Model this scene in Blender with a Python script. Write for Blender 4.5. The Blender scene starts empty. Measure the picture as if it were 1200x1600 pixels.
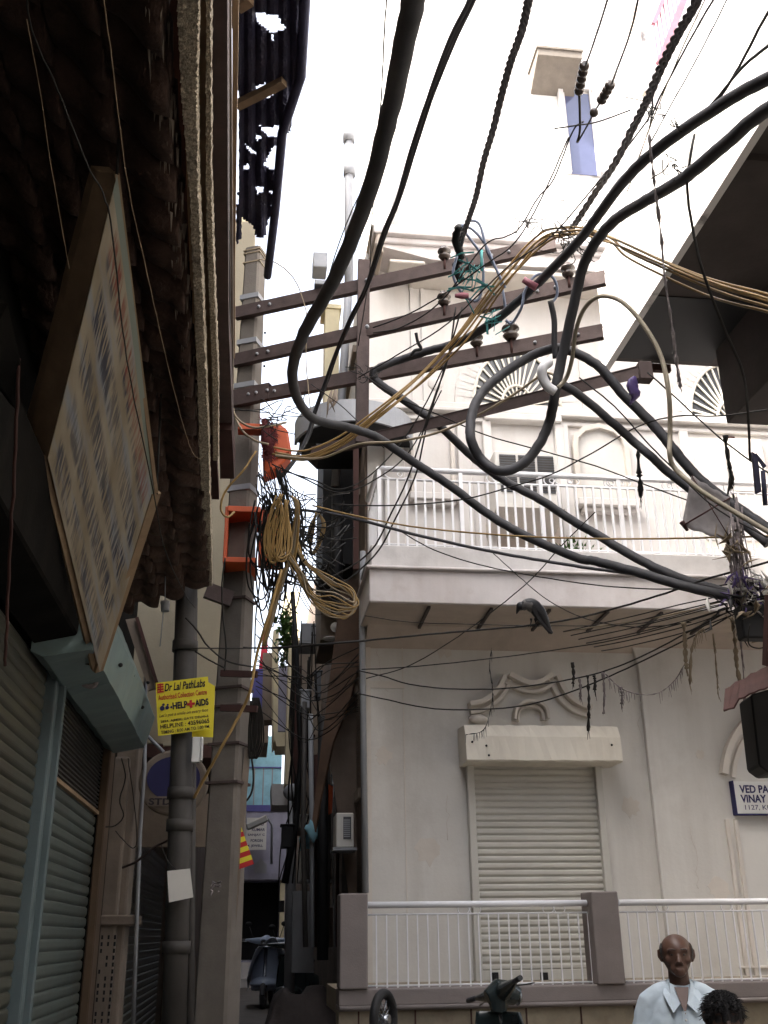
import bpy, bmesh, math, random
from mathutils import Vector as V, Matrix
random.seed(7)
SC = bpy.context.scene
COL = SC.collection

# ------------------------------------------------------------------ camera, world, sun, exposure
F_ = 1600.0; PITCH = math.radians(22.26); ROLL = math.radians(0.72); AZ = math.radians(7.4); H = 1.6
fwd = V((math.sin(AZ)*math.cos(PITCH), math.cos(AZ)*math.cos(PITCH), math.sin(PITCH)))
_r0 = V((math.cos(AZ), -math.sin(AZ), 0)); _u0 = _r0.cross(fwd)
RT = _r0*math.cos(ROLL) - _u0*math.sin(ROLL); UP = _r0*math.sin(ROLL) + _u0*math.cos(ROLL)
O = V((0, 0, H))
cam_d = bpy.data.cameras.new("camera"); cam = bpy.data.objects.new("camera", cam_d); COL.objects.link(cam)
cam.matrix_world = Matrix(((RT.x, UP.x, -fwd.x, O.x), (RT.y, UP.y, -fwd.y, O.y), (RT.z, UP.z, -fwd.z, O.z), (0, 0, 0, 1)))
cam_d.sensor_fit = 'VERTICAL'; cam_d.sensor_height = 36.0; cam_d.lens = F_/1600.0*36.0
cam_d.clip_start = 0.05; cam_d.clip_end = 3000
SC.camera = cam

SUN_EL = math.radians(50); SUN_AZ = math.radians(-115)      # azimuth from +Y towards +X: sun over the left-hand roofs, a little behind the viewer
wd = bpy.data.worlds.new("World"); SC.world = wd; wd.use_nodes = True
nt = wd.node_tree; bg = nt.nodes['Background']
sky = nt.nodes.new('ShaderNodeTexSky'); sky.sky_type = 'NISHITA'; sky.sun_disc = False
sky.sun_elevation = SUN_EL; sky.sun_rotation = SUN_AZ
sky.air_density = 1.0; sky.dust_density = 9.0; sky.ozone_density = 0.6; sky.altitude = 200
hsv = nt.nodes.new('ShaderNodeHueSaturation'); hsv.inputs['Saturation'].default_value = .50; hsv.inputs['Value'].default_value = 1.7   # hazy white summer sky
nt.links.new(sky.outputs[0], hsv.inputs['Color']); nt.links.new(hsv.outputs[0], bg.inputs[0]); bg.inputs[1].default_value = 0.15
sd = bpy.data.lights.new("sun", 'SUN'); sd.energy = 4.0; sd.angle = math.radians(0.6); sd.color = (1.0, 0.95, 0.87)
sun = bpy.data.objects.new("sun", sd); COL.objects.link(sun)
sdir = V((math.sin(SUN_AZ)*math.cos(SUN_EL), math.cos(SUN_AZ)*math.cos(SUN_EL), math.sin(SUN_EL)))
sun.rotation_euler = (-sdir).to_track_quat('-Z', 'Y').to_euler(); sun.location = (0, 0, 30)
SC.view_settings.view_transform = 'Standard'; SC.view_settings.look = 'None'
SC.view_settings.exposure = 1.85; SC.view_settings.gamma = 1.0; SC.view_settings.use_curve_mapping = False
SC.render.engine = 'CYCLES'
SC.cycles.max_bounces = 8; SC.cycles.diffuse_bounces = 5

# ------------------------------------------------------------------ picture-to-place helpers
def ray(px, py): return fwd + RT*((px-600)/F_) + UP*((800-py)/F_)
def D(px, py, d): return O + ray(px, py)*d
def Y(px, py, y=10.5): r = ray(px, py); return O + r*(y/r.y)
def X(px, py, x): r = ray(px, py); return O + r*(x/r.x)
def Z(px, py, z): r = ray(px, py); return O + r*((z-H)/r.z)

# ------------------------------------------------------------------ materials
MATS = {}
def mat(name, col, rough=0.85, var=0.18, scale=4.0, bump=0.25, bscale=45.0, metal=0.0, streak=0.0, dirt=(0.10, 0.08, 0.06), damt=0.0, dscale=1.3, trans=0.0, spec=0.35, emit=0.0, alpha=1.0, col2=None, c2t=0.5, c2s=2.0, bdist=0.004):
    if name in MATS: return MATS[name]
    m = bpy.data.materials.new(name); m.use_nodes = True; MATS[name] = m
    t = m.node_tree; N = t.nodes; L = t.links; b = N['Principled BSDF']
    b.inputs['Roughness'].default_value = rough; b.inputs['Metallic'].default_value = metal
    b.inputs['Specular IOR Level'].default_value = spec
    if alpha < 1: b.inputs['Alpha'].default_value = alpha
    if trans: b.inputs['Transmission Weight'].default_value = trans
    tc = N.new('ShaderNodeTexCoord')
    def noise(s, det=6, vec=None, r=0.6):
        n = N.new('ShaderNodeTexNoise'); n.inputs['Scale'].default_value = s; n.inputs['Detail'].default_value = det; n.inputs['Roughness'].default_value = r
        L.new(vec if vec else tc.outputs['Object'], n.inputs['Vector']); return n
    def mix(fac, a, bb, mode='MIX'):
        x = N.new('ShaderNodeMix'); x.data_type = 'RGBA'; x.blend_type = mode
        if hasattr(fac, 'links'): L.new(fac, x.inputs[0])
        else: x.inputs[0].default_value = fac
        for i, v in ((6, a), (7, bb)):
            if hasattr(v, 'links'): L.new(v, x.inputs[i])
            else: x.inputs[i].default_value = (*v, 1)
        return x.outputs[2]
    def ramp(src, a, bb):
        r = N.new('ShaderNodeMapRange'); r.inputs[1].default_value = a; r.inputs[2].default_value = bb
        L.new(src, r.inputs[0]); return r.outputs[0]
    lo = tuple(max(0, c*(1-var)) for c in col); hi = tuple(min(1, c*(1+var*0.7)) for c in col)
    c = mix(ramp(noise(scale).outputs[0], 0.3, 0.7), lo, hi)
    if col2: c = mix(ramp(noise(c2s, 7).outputs[0], c2t, c2t+0.06), c, col2)
    if streak:
        mp = N.new('ShaderNodeMapping'); mp.inputs['Scale'].default_value = (2.2, 2.2, 0.22); L.new(tc.outputs['Object'], mp.inputs[0])
        f = ramp(noise(1.0, 8, mp.outputs[0], .65).outputs[0], 0.48, 0.80)
        mm = N.new('ShaderNodeMath'); mm.operation = 'MULTIPLY'; mm.inputs[1].default_value = streak; L.new(f, mm.inputs[0])
        c = mix(mm.outputs[0], c, tuple(x*0.45 for x in dirt) if streak > .9 else dirt)
    if damt:
        f = ramp(noise(dscale, 8, r=0.7).outputs[0], 0.52, 0.75)
        mm = N.new('ShaderNodeMath'); mm.operation = 'MULTIPLY'; mm.inputs[1].default_value = damt; L.new(f, mm.inputs[0])
        c = mix(mm.outputs[0], c, dirt)
    L.new(c, b.inputs['Base Color'])
    if bump:
        bn = noise(bscale, 6); bp = N.new('ShaderNodeBump'); bp.inputs['Strength'].default_value = bump; bp.inputs['Distance'].default_value = bdist
        L.new(bn.outputs[0], bp.inputs['Height']); L.new(bp.outputs[0], b.inputs['Normal'])
    if emit:
        L.new(c, b.inputs['Emission Color']); b.inputs['Emission Strength'].default_value = emit
    return m

M = dict(
 cream=mat('cream_plaster', (.63, .61, .575), streak=.42, dirt=(.34, .30, .26), damt=.40, dscale=.8, var=.07, scale=1.2, bump=.3, bscale=30, bdist=.006),
 creamup=mat('white_plaster', (.62, .595, .57), streak=.5, dirt=(.40, .35, .31), damt=.25, var=.06, scale=1.4, bump=.25, bscale=25, bdist=.006),
 trim=mat('cream_trim', (.62, .575, .52), streak=.2, dirt=(.30, .25, .2), damt=.2, var=.08),
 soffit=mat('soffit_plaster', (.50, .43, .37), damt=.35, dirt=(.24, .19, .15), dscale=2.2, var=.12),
 slab=mat('slab_edge', (.61, .575, .57), damt=.5, dirt=(.36, .29, .26), dscale=3, streak=.4, var=.08),
 kerb=mat('kerb_grey', (.60, .58, .57), damt=.4, dirt=(.32, .30, .28), dscale=4, streak=.5),
 pink=mat('mauve_render', (.225, .195, .185), damt=.25, dirt=(.13, .10, .09), var=.09, bump=.5, bscale=90),
 tile=mat('stone_tile', (.26, .22, .16), damt=.4, dirt=(.14, .06, .04), dscale=5, var=.2, scale=9, rough=.6),
 shut=mat('cream_steel_slats', (.54, .525, .48), rough=.5, var=.06, damt=.15, dirt=(.25, .2, .15), bump=.05),
 hood=mat('cream_sheet_steel', (.68, .64, .56), rough=.5, var=.05, damt=.2, dirt=(.35, .28, .2), streak=.2, bump=.06, bscale=8, bdist=.02),
 white=mat('white_enamel', (.78, .78, .80), rough=.4, var=.05, damt=.15, dirt=(.4, .36, .3), bump=0),
 offw=mat('white_plastic', (.62, .6, .56), rough=.5, var=.08, damt=.2, bump=0),
 glassd=mat('dark_louvre', (.05, .055, .065), rough=.3, var=.2, bump=0, spec=.6),
 blueglass=mat('blue_window_glass', (.075, .085, .16), rough=.08, var=.1, bump=0, spec=.9),
 black=mat('black_rubber', (.042, .042, .048), rough=.65, var=.3, bump=.2, bscale=120, spec=.5, damt=.35, dirt=(.10, .092, .085), dscale=9),
 cabgrey=mat('dusty_grey_cable', (.12, .115, .125), rough=.6, var=.3, bump=.2, bscale=90, damt=.35, dirt=(.14, .12, .10), dscale=5, spec=.5),
 hose=mat('beige_conduit', (.33, .29, .22), rough=.5, var=.2, bump=.05, damt=.3),
 yel=mat('ochre_wire', (.33, .21, .075), rough=.5, var=.25, bump=0, damt=.45, dirt=(.15, .09, .05), dscale=6),
 wire=mat('thin_dark_wire', (.02, .018, .016), rough=.7, var=.3, bump=0),
 tanwire=mat('tan_wire', (.3, .24, .16), rough=.6, var=.2, bump=0),
 blwire=mat('pale_blue_cable', (.22, .26, .36), rough=.4, var=.2, bump=0),
 rust=mat('rusty_brown_steel', (.080, .056, .052), rough=.75, var=.25, scale=9, damt=.5, dirt=(.055, .035, .03), dscale=7, bump=.4, bscale=70),
 rustd=mat('dark_oxide_steel', (.06, .026, .022), rough=.8, var=.3, damt=.4, dirt=(.02, .015, .012)),
 conc=mat('pole_concrete', (.165, .145, .125), var=.16, scale=7, damt=.5, dirt=(.13, .11, .09), dscale=2.6, streak=.5, bump=.5, bscale=60),
 tileroof=mat('clay_tile_roof', (.068, .040, .030), rough=.9, var=.45, scale=5, bump=.8, bscale=22, bdist=.02, damt=.6, dirt=(.02, .015, .012), dscale=3),
 rough=mat('roughcast_edge', (.56, .48, .36), rough=.95, var=.55, scale=75, bump=1.0, bscale=85, bdist=.03, damt=.55, dirt=(.06, .045, .03), dscale=7),
 board=mat('weathered_timber', (.32, .225, .14), var=.25, scale=7, damt=.4, bump=.3),
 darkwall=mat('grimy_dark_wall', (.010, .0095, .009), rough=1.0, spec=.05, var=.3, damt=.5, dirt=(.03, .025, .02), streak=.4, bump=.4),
 slatgrn=mat('dusty_green_slats', (.098, .120, .112), rough=.38, var=.2, scale=3, damt=.5, streak=.3, dirt=(.08, .06, .045), dscale=2, bump=.1),
 slatbrn=mat('dusty_brown_slats', (.062, .064, .050), rough=.4, var=.2, scale=3, damt=.5, streak=.3, dirt=(.07, .045, .03), dscale=2, bump=.1),
 post=mat('painted_guide_post', (.10, .135, .145), rough=.5, var=.15, damt=.4, dirt=(.10, .06, .05), dscale=4),
 teal=mat('pale_teal_sheet', (.18, .25, .255), rough=.45, var=.08, damt=.35, dirt=(.11, .10, .075), dscale=3, bump=.08, bscale=7, bdist=.02),
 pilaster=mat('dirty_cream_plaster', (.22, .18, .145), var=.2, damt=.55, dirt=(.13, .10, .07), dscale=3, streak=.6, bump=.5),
 jamb=mat('brown_jamb', (.10, .066, .042), var=.2, damt=.4),
 wall2=mat('yellowed_plaster', (.31, .275, .205), var=.12, scale=2.5, damt=.45, dirt=(.26, .22, .16), dscale=2.5, bump=.4),
 pipe=mat('cast_iron_pipe', (.055, .05, .046), rough=.6, var=.25, damt=.5, dirt=(.05, .04, .035), dscale=5, streak=.4),
 orange=mat('orange_paint', (.50, .085, .022), rough=.5, var=.15, damt=.35, dirt=(.2, .04, .02), dscale=8),
 yellow=mat('yellow_tin_sign', (.68, .58, .03), rough=.45, var=.05, damt=.12, dirt=(.4, .3, .05), bump=0),
 red=mat('red_print', (.45, .03, .03), bump=0), ink=mat('black_print', (.025, .022, .03), bump=0), navy=mat('navy_print', (.03, .03, .10), bump=0),
 signw=mat('white_sign_board', (.66, .66, .64), rough=.4, var=.03, bump=0, damt=.1),
 asph=mat('alley_paving', (.11, .10, .09), var=.25, scale=3, damt=.4, bump=.6, bscale=25),
 ground=mat('dusty_ground', (.15, .13, .11), var=.2, scale=.5, damt=.3, bump=.3),
 blue1=mat('sky_blue_wall', (.28, .54, .66), var=.2, damt=.6, dirt=(.10, .2, .24), streak=.5),
 lav=mat('lavender_wall', (.33, .33, .42), var=.15, damt=.6, dirt=(.16, .15, .17), dscale=2, streak=.6), purple=mat('blue_violet_panel', (.10, .10, .30), var=.1, damt=.1),
 litw=mat('sunlit_yellow_wall', (.70, .62, .42), var=.1, damt=.3, dirt=(.4, .32, .2)),  # sunlight on the far walls put into a pale yellow base colour
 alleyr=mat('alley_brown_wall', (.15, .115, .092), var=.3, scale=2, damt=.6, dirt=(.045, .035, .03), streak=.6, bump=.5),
 rustsheet=mat('rusted_tin_sheet', (.085, .05, .032), var=.5, scale=3, damt=.5, dirt=(.06, .035, .02), streak=.8, bump=.3, rough=.8),
 grey=mat('grey_paint', (.30, .31, .33), rough=.5, var=.1, damt=.3), drk=mat('near_black', (.012, .012, .013), var=.2, bump=0, rough=.6),
 tin=mat('blackened_tin', (.045, .045, .085), rough=.6, var=.3, damt=.3, bump=.3, bscale=12, bdist=.02),
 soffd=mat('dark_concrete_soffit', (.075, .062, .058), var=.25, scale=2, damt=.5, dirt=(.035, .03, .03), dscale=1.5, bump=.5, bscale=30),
 rwhite=mat('limewashed_wall', (.72, .70, .68), var=.05, damt=.15, dscale=1.5, dirt=(.5, .46, .42), col2=(.30, .29, .28), c2t=.60, c2s=1.6, bump=.3),
 skin=mat('brown_skin', (.105, .056, .040), rough=.40, var=.08, scale=30, bump=.1, bscale=200, spec=.4),
 skin2=mat('dark_brown_skin', (.055, .03, .021), rough=.5, var=.08, scale=30, bump=.1, bscale=200),
 shirt=mat('pale_blue_cotton', (.52, .60, .66), rough=.9, var=.06, scale=12, bump=.3, bscale=14, bdist=.012),
 shirt2=mat('grey_cotton', (.12, .12, .14), rough=.9), trou=mat('dark_trousers', (.04, .038, .04), rough=.9),
 hairg=mat('grizzled_hair', (.14, .13, .125), rough=.9, var=.5, scale=160, bump=.8, bscale=250),
 hairb=mat('black_hair', (.010, .009, .010), rough=.55, var=.4, scale=160, bump=.9, bscale=220),
 eye=mat('eye_white', (.16, .14, .13), rough=.2, bump=0), feath=mat('black_plumage', (.018, .018, .022), rough=.45, var=.4, scale=60, bump=.5, bscale=120, spec=.6),
 feathg=mat('grey_plumage', (.17, .16, .155), rough=.7, var=.3, scale=60, bump=.5, bscale=120),
 chrome=mat('dull_chrome', (.4, .42, .45), rough=.25, metal=.9, var=.1, bump=0), paintd=mat('dark_green_scooter_paint', (.018, .028, .030), rough=.25, var=.1, bump=0, spec=.7),
 paintb=mat('silver_blue_scooter_paint', (.32, .38, .50), rough=.3, var=.1, bump=0, spec=.6), tarp=mat('dark_brown_tarpaulin', (.04, .031, .028), rough=.8, var=.3, bump=.6, bscale=14, bdist=.03),
 cloth=mat('white_plastic_sheet', (.5, .55, .62), rough=.4, var=.15, bump=.3, bscale=12, bdist=.02), rag=mat('dusty_grey_rag', (.22, .19, .19), rough=.95, var=.4, scale=30, bump=.8, bscale=60),
 kite=mat('sooty_paper', (.26, .24, .24), rough=.9, var=.25, scale=8, damt=.4, bump=.3), purp=mat('purple_plastic_bag', (.13, .09, .26), rough=.35, var=.3, scale=20, bump=.5, bscale=25, bdist=.02),
 green=mat('leaf_green', (.07, .14, .035), rough=.6, var=.4, scale=30, bump=0), red2=mat('dark_red_bristle', (.10, .018, .020), rough=.9, var=.4),
 cloth2=mat('crimson_cloth', (.5, .03, .06), rough=.8), aqua=mat('turquoise_ribbon', (.06, .30, .30), rough=.5, var=.3, bump=0), pinkp=mat('pink_tape', (.32, .12, .15), rough=.5, bump=0),
 ceramic=mat('brown_glazed_porcelain', (.08, .06, .05), rough=.25, var=.2, bump=0, spec=.7), drylf=mat('dried_leaves', (.24, .19, .13), rough=.9, var=.3),
 pinkr=mat('pink_painted_metal', (.34, .14, .18), rough=.6, var=.15, bump=0),
)

# faded painted lettering on the big board: strokes in rows, all illegible
def faded_board():
    m = bpy.data.materials.new('faded_painted_board'); m.use_nodes = True; t = m.node_tree; N = t.nodes; L = t.links; b = N['Principled BSDF']
    uv = N.new('ShaderNodeUVMap'); sep = N.new('ShaderNodeSeparateXYZ'); L.new(uv.outputs[0], sep.inputs[0])
    def mth(op, a, c=None):
        x = N.new('ShaderNodeMath'); x.operation = op
        for i, v in ((0, a), (1, c)):
            if v is None: continue
            if hasattr(v, 'links'): L.new(v, x.inputs[i])
            else: x.inputs[i].default_value = v
        return x.outputs[0]
    def nz(sx, sy, det=4, off=0):
        mp = N.new('ShaderNodeMapping'); mp.inputs['Scale'].default_value = (sx, sy, 1); mp.inputs['Location'].default_value = (off, off, 0); L.new(uv.outputs[0], mp.inputs[0])
        n = N.new('ShaderNodeTexNoise'); n.inputs['Scale'].default_value = 1; n.inputs['Detail'].default_value = det; L.new(mp.outputs[0], n.inputs['Vector']); return n.outputs[0]
    def mr(v, a, c):
        r = N.new('ShaderNodeMapRange'); r.inputs[1].default_value = a; r.inputs[2].default_value = c; L.new(v, r.inputs[0]); return r.outputs[0]
    def mix(f, a, c):
        x = N.new('ShaderNodeMix'); x.data_type = 'RGBA'; L.new(f, x.inputs[0])
        for i, v in ((6, a), (7, c)):
            if hasattr(v, 'links'): L.new(v, x.inputs[i])
            else: x.inputs[i].default_value = (*v, 1)
        return x.outputs[2]
    # rows across v (6 rows), strokes along u
    row = mth('FRACT', mth('MULTIPLY', sep.outputs[1], 5.2)); band = mth('MULTIPLY', mr(row, .10, .24), mth('SUBTRACT', 1.0, mr(row, .74, .90)))
    strokes = mr(nz(64, 7, 3), .43, .54); words = mr(nz(9, 3.2, 3, 3), .33, .40)
    margin = mth('MULTIPLY', mr(sep.outputs[0], .05, .07), mth('SUBTRACT', 1.0, mr(sep.outputs[0], .90, .93)))
    txt = mth('MULTIPLY', mth('MULTIPLY', band, strokes), mth('MULTIPLY', words, margin)); txt = mth('MULTIPLY', txt, mr(nz(4, 4, 5, 11), .18, .62))
    base = mix(mr(nz(5, 3, 8), .35, .65), (.29, .24, .165), (.46, .40, .31)); base = mix(mr(nz(3, 9, 6, 7), .5, .72), base, (.30, .34, .40))
    toprow = mr(sep.outputs[1], .82, .85); ink = mix(toprow, (.055, .06, .085), (.26, .06, .04))
    c = mix(txt, base, ink); edge = mr(sep.outputs[1], .945, .95); c = mix(edge, c, (.25, .29, .25))
    L.new(c, b.inputs['Base Color']); b.inputs['Roughness'].default_value = .7
    return m
M['faded'] = faded_board()

# ------------------------------------------------------------------ mesh building
class MB:
    def __init__(s): s.v = []; s.f = []; s.sm = []; s.uv = None
    def add(s, vs, fs, smooth=False):
        n = len(s.v); s.v += [V(a) for a in vs]; s.f += [tuple(i+n for i in f) for f in fs]; s.sm += [smooth]*len(fs); return s
    def box(s, a, b):
        x0, x1 = sorted((a[0], b[0])); y0, y1 = sorted((a[1], b[1])); z0, z1 = sorted((a[2], b[2]))
        return s.add([(x0,y0,z0),(x1,y0,z0),(x1,y1,z0),(x0,y1,z0),(x0,y0,z1),(x1,y0,z1),(x1,y1,z1),(x0,y1,z1)],
                     [(0,3,2,1),(4,5,6,7),(0,1,5,4),(1,2,6,5),(2,3,7,6),(3,0,4,7)])
    def bar(s, p, q, w, h, up=V((0,0,1)), ext=0):
        p = V(p); q = V(q); d = (q-p).normalized(); p = p-d*ext; q = q+d*ext; sx = d.cross(up)
        if sx.length < 1e-4: sx = d.cross(V((0,1,0)))
        sx = sx.normalized()*w/2; sy = sx.cross(d).normalized()*h/2
        vs = [p-sx-sy, p+sx-sy, p+sx+sy, p-sx+sy, q-sx-sy, q+sx-sy, q+sx+sy, q-sx+sy]
        return s.add(vs, [(0,1,2,3),(7,6,5,4),(0,4,5,1),(1,5,6,2),(2,6,7,3),(3,7,4,0)])
    def prism(s, pts, ext):
        n = len(pts); pts = [V(p) for p in pts]; e = V(ext)
        fs = [tuple(range(n)), tuple(range(2*n-1, n-1, -1))] + [(i, i+n, (i+1)%n+n, (i+1)%n) for i in range(n)]
        return s.add(pts+[p+e for p in pts], fs)
    def tube(s, pts, r, n=8, cap=True, smooth=True, flat=1.0):
        pts = [V(p) for p in pts]; m = len(pts); rr = r if isinstance(r, (list, tuple)) else [r]*m
        vs = []; t0 = (pts[1]-pts[0]).normalized(); a = t0.cross(V((0,0,1)))
        if a.length < .05: a = t0.cross(V((0,1,0)))
        a.normalize()
        for i, p in enumerate(pts):
            t = (pts[min(i+1, m-1)]-pts[max(i-1, 0)])
            if t.length < 1e-9: t = t0
            t.normalize(); a = (a - t*a.dot(t)).normalized(); b = t.cross(a)
            for k in range(n):
                th = 2*math.pi*k/n; vs.append(p + a*(math.cos(th)*rr[i]) + b*(math.sin(th)*rr[i]*flat))
        fs = [(i*n+k, i*n+(k+1)%n, (i+1)*n+(k+1)%n, (i+1)*n+k) for i in range(m-1) for k in range(n)]
        s.add(vs, fs, smooth)
        if cap: s.f.append(tuple(range(len(s.v)-len(vs)+n-1, len(s.v)-len(vs)-1, -1))); s.f.append(tuple(range(len(s.v)-n, len(s.v)))); s.sm += [False]*2
        return s
    def ell(s, c, r, nu=16, nv=10, rot=None, fn=None):
        c = V(c); vs = []; 
        for j in range(nv+1):
            ph = math.pi*j/nv
            for i in range(nu):
                th = 2*math.pi*i/nu; u = V((math.sin(ph)*math.cos(th), math.sin(ph)*math.sin(th), math.cos(ph)))
                if fn: u = fn(u)
                p = V((u.x*r[0], u.y*r[1], u.z*r[2]))
                if rot: p = rot @ p
                vs.append(c+p)
        fs = [(j*nu+i, (j+1)*nu+i, (j+1)*nu+(i+1)%nu, j*nu+(i+1)%nu) for j in range(nv) for i in range(nu)]
        return s.add(vs, fs, True)
    def lathe(s, p, q, prof, n=14):      # prof: (t, r) along p->q
        p = V(p); q = V(q); return s.tube([p+(q-p)*t for t, r in prof], [r for t, r in prof], n)
    def grid(s, fn, nu, nv, smooth=True):
        vs = [fn(i/nu, j/nv) for j in range(nv+1) for i in range(nu+1)]
        return s.add(vs, [(j*(nu+1)+i, j*(nu+1)+i+1, (j+1)*(nu+1)+i+1, (j+1)*(nu+1)+i) for j in range(nv) for i in range(nu)], smooth)

ROOT = {}
def tag(o, label=None, cat=None, group=None, kind=None):
    if label: o['label'] = label
    if cat: o['category'] = cat
    if group: o['group'] = group
    if kind: o['kind'] = kind
    return o
def thing(name, label, cat, loc=(0, 0, 0), group=None):
    o = bpy.data.objects.new(name, None); COL.objects.link(o); o.location = loc; o.empty_display_size = .1; ROOT[o.name] = V(loc)
    return tag(o, label, cat, group)
def obj(name, mb, m, parent=None, label=None, bevel=0, solid=0, fix=True, loc=None, seg=1):
    off = ROOT.get(parent.name, V((0,0,0))) if parent else V(loc or (0,0,0))
    me = bpy.data.meshes.new(name); me.from_pydata([tuple(v-off) for v in mb.v], [], mb.f)
    for p, sm in zip(me.polygons, mb.sm): p.use_smooth = sm
    if mb.uv:
        ul = me.uv_layers.new(name='UVMap')
        for i, l in enumerate(me.loops): ul.data[i].uv = mb.uv[l.vertex_index] if l.vertex_index < len(mb.uv) else (0, 0)
    if fix:
        bm = bmesh.new(); bm.from_mesh(me); bmesh.ops.recalc_face_normals(bm, faces=bm.faces); bm.to_mesh(me); bm.free()
    me.materials.append(m if not isinstance(m, str) else M[m])
    o = bpy.data.objects.new(name, me); COL.objects.link(o)
    if parent: o.parent = parent; ROOT[o.name] = off
    else: o.location = off; ROOT[o.name] = off
    if bevel:
        b = o.modifiers.new('bevel', 'BEVEL'); b.width = bevel; b.segments = seg; b.limit_method = 'ANGLE'
    if solid: sdm = o.modifiers.new('solid', 'SOLIDIFY'); sdm.thickness = solid
    if label: o['label'] = label
    return o
def tobj(name, mb, m, label, cat, group=None, **k):      # a thing that is one mesh, its origin at its base
    c = sum(mb.v, V())/len(mb.v); c.z = min(v.z for v in mb.v)
    return tag(obj(name, mb, m, loc=c, **k), label, cat, group)
def struct(name, mb, m, **k): return tag(obj(name, mb, m, **k), kind='structure')

def crom(pts, seg=6):
    P = [pts[0]*2-pts[1]] + pts + [pts[-1]*2-pts[-2]]; out = []
    for i in range(1, len(P)-2):
        for k in range(seg):
            t = k/seg; a, b, c, d = P[i-1], P[i], P[i+1], P[i+2]
            out.append(.5*((2*b)+(c-a)*t+(2*a-5*b+4*c-d)*t*t+(3*b-a-3*c+d)*t**3))
    out.append(P[-2]); return out
def path(pl, seg=6, jit=0, rs=random):
    p = crom([D(*q) for q in pl], seg)
    if jit: p = [v+V((rs.uniform(-jit, jit), rs.uniform(-jit, jit), rs.uniform(-jit, jit))) for v in p]
    return p
def cable(name, label, pl, r, m='black', cat='cable', group=None, seg=6, n=8, jit=0):
    mb = MB(); mb.tube(path(pl, seg, jit), r, n); return tobj(name, mb, m, label, cat, group)
def text(parent, s, p, xd, yd, w, h, m, out=.003, shear=0, name='lettering', bold=0):
    cu = bpy.data.curves.new('t', 'FONT'); cu.body = s; cu.size = 1; cu.shear = shear; cu.offset = bold; cu.extrude = .004; cu.resolution_u = 3
    o = bpy.data.objects.new('t', cu); COL.objects.link(o); dg = bpy.context.evaluated_depsgraph_get(); me = bpy.data.meshes.new_from_object(o.evaluated_get(dg))
    xs = [v.co.x for v in me.vertices]; ys = [v.co.y for v in me.vertices]; x0, x1, y0, y1 = min(xs), max(xs), min(ys), max(ys)
    xd = V(xd).normalized(); yd = V(yd); yd = (yd-xd*yd.dot(xd)).normalized() if shear == 0 else yd.normalized(); nrm = xd.cross(yd).normalized()
    mb = MB(); mb.v = [V(p)+xd*((v.co.x-x0)/(x1-x0)*w)+yd*((v.co.y-y0)/(y1-y0)*h)+nrm*(out+v.co.z*.2) for v in me.vertices]
    mb.f = [tuple(q.vertices) for q in me.polygons]; mb.sm = [False]*len(mb.f)
    bpy.data.objects.remove(o); bpy.data.curves.remove(cu); bpy.data.meshes.remove(me)
    return obj(name, mb, m, parent, fix=False)
def copy_tree(o, loc, label=None):
    r = o.copy(); COL.objects.link(r); r.location = loc
    if label: r['label'] = label
    for ch in list(o.children):
        c = ch.copy(); COL.objects.link(c); c.parent = r
        for g in ch.children:
            d = g.copy(); COL.objects.link(d); d.parent = c
    return r

# ================================================================== THE SETTING
g = MB()
def gz(x, y): return (0.42*min(1, max(0, (y-9.6)/7.5)) if y > 9.6 else 0.0) - (.03 if y > 40 else 0)
ys = [-600, -60, -10, 0, 5, 9.6, 11, 13, 15, 17.1, 22, 30, 60, 200, 900]; xs = [-600, -60, -8, -2, 0, 2, 8, 60, 600]
g.add([(x, y, gz(x, y)) for y in ys for x in xs], [(j*9+i, j*9+i+1, (j+1)*9+i+1, (j+1)*9+i) for j in range(len(ys)-1) for i in range(8)])
struct('ground', g, 'ground')
g = MB(); ys = [-8, 0, 5, 9.6, 11, 13, 15, 17.1, 22, 26.8]; xl = [-1.14, 0, 1.18]
g.add([(x, y, gz(x, y)+.006) for y in ys for x in xl], [(j*3+i, j*3+i+1, (j+1)*3+i+1, (j+1)*3+i) for j in range(len(ys)-1) for i in range(2)])
struct('alley', g, 'asph')
g = MB(); g.box((1.18, -6, .0), (5.3, 8.6, .09)); struct('road', g, 'asph')
g = MB()
for k in range(8):
    g.box((.95+k*.62, 8.0, .0), (.95+k*.62+.61, 8.985, .2))
struct('pavement', g, 'tile', bevel=.01)

# ================================================================== WHITE CORNER HOUSE
house = thing('corner_house', 'cream and white corner house with railed balcony, arched fanlights and a roller shutter', 'house', (3.5, 11.5, 0))
XL = 1.15; XR = 9.5
w = MB()
w.box((XL, 10.5, 0), (XR, 16, 4.9))
obj('lower_wall', w, 'cream', house)
w = MB(); 
# main storey wall
w.box((XL+.03, 10.5, 4.9), (XR, 16, 9.45)); obj('upper_wall', w, 'creamup', house)
# raised right-hand plaster panel with rounded upper corner
pts = []
a = Y(1040, 1395); b = Y(1008, 1030)
def P10(px, py, o=0): p = Y(px, py, 10.5-o); return p
x0 = P10(1022, 1300).x
zt = P10(1000, 990).z
poly = [(x0, 0.0)] + [(x0, zt-.45)] + [(x0-.16+.16*math.cos(t), zt-.45+.38*math.sin(t)) for t in [i*math.pi/16 for i in range(1, 9)]] + [(x0-.42, zt-.05), (x0-.9, zt-.03), (x0-.9, zt+.30), (XR, zt+.30), (XR, 0)]
w = MB(); w.prism([V((x, 10.44, z)) for x, z in poly], (0, .08, 0)); obj('plaster_panel', w, 'cream', house, bevel=.012, seg=2)
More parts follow.
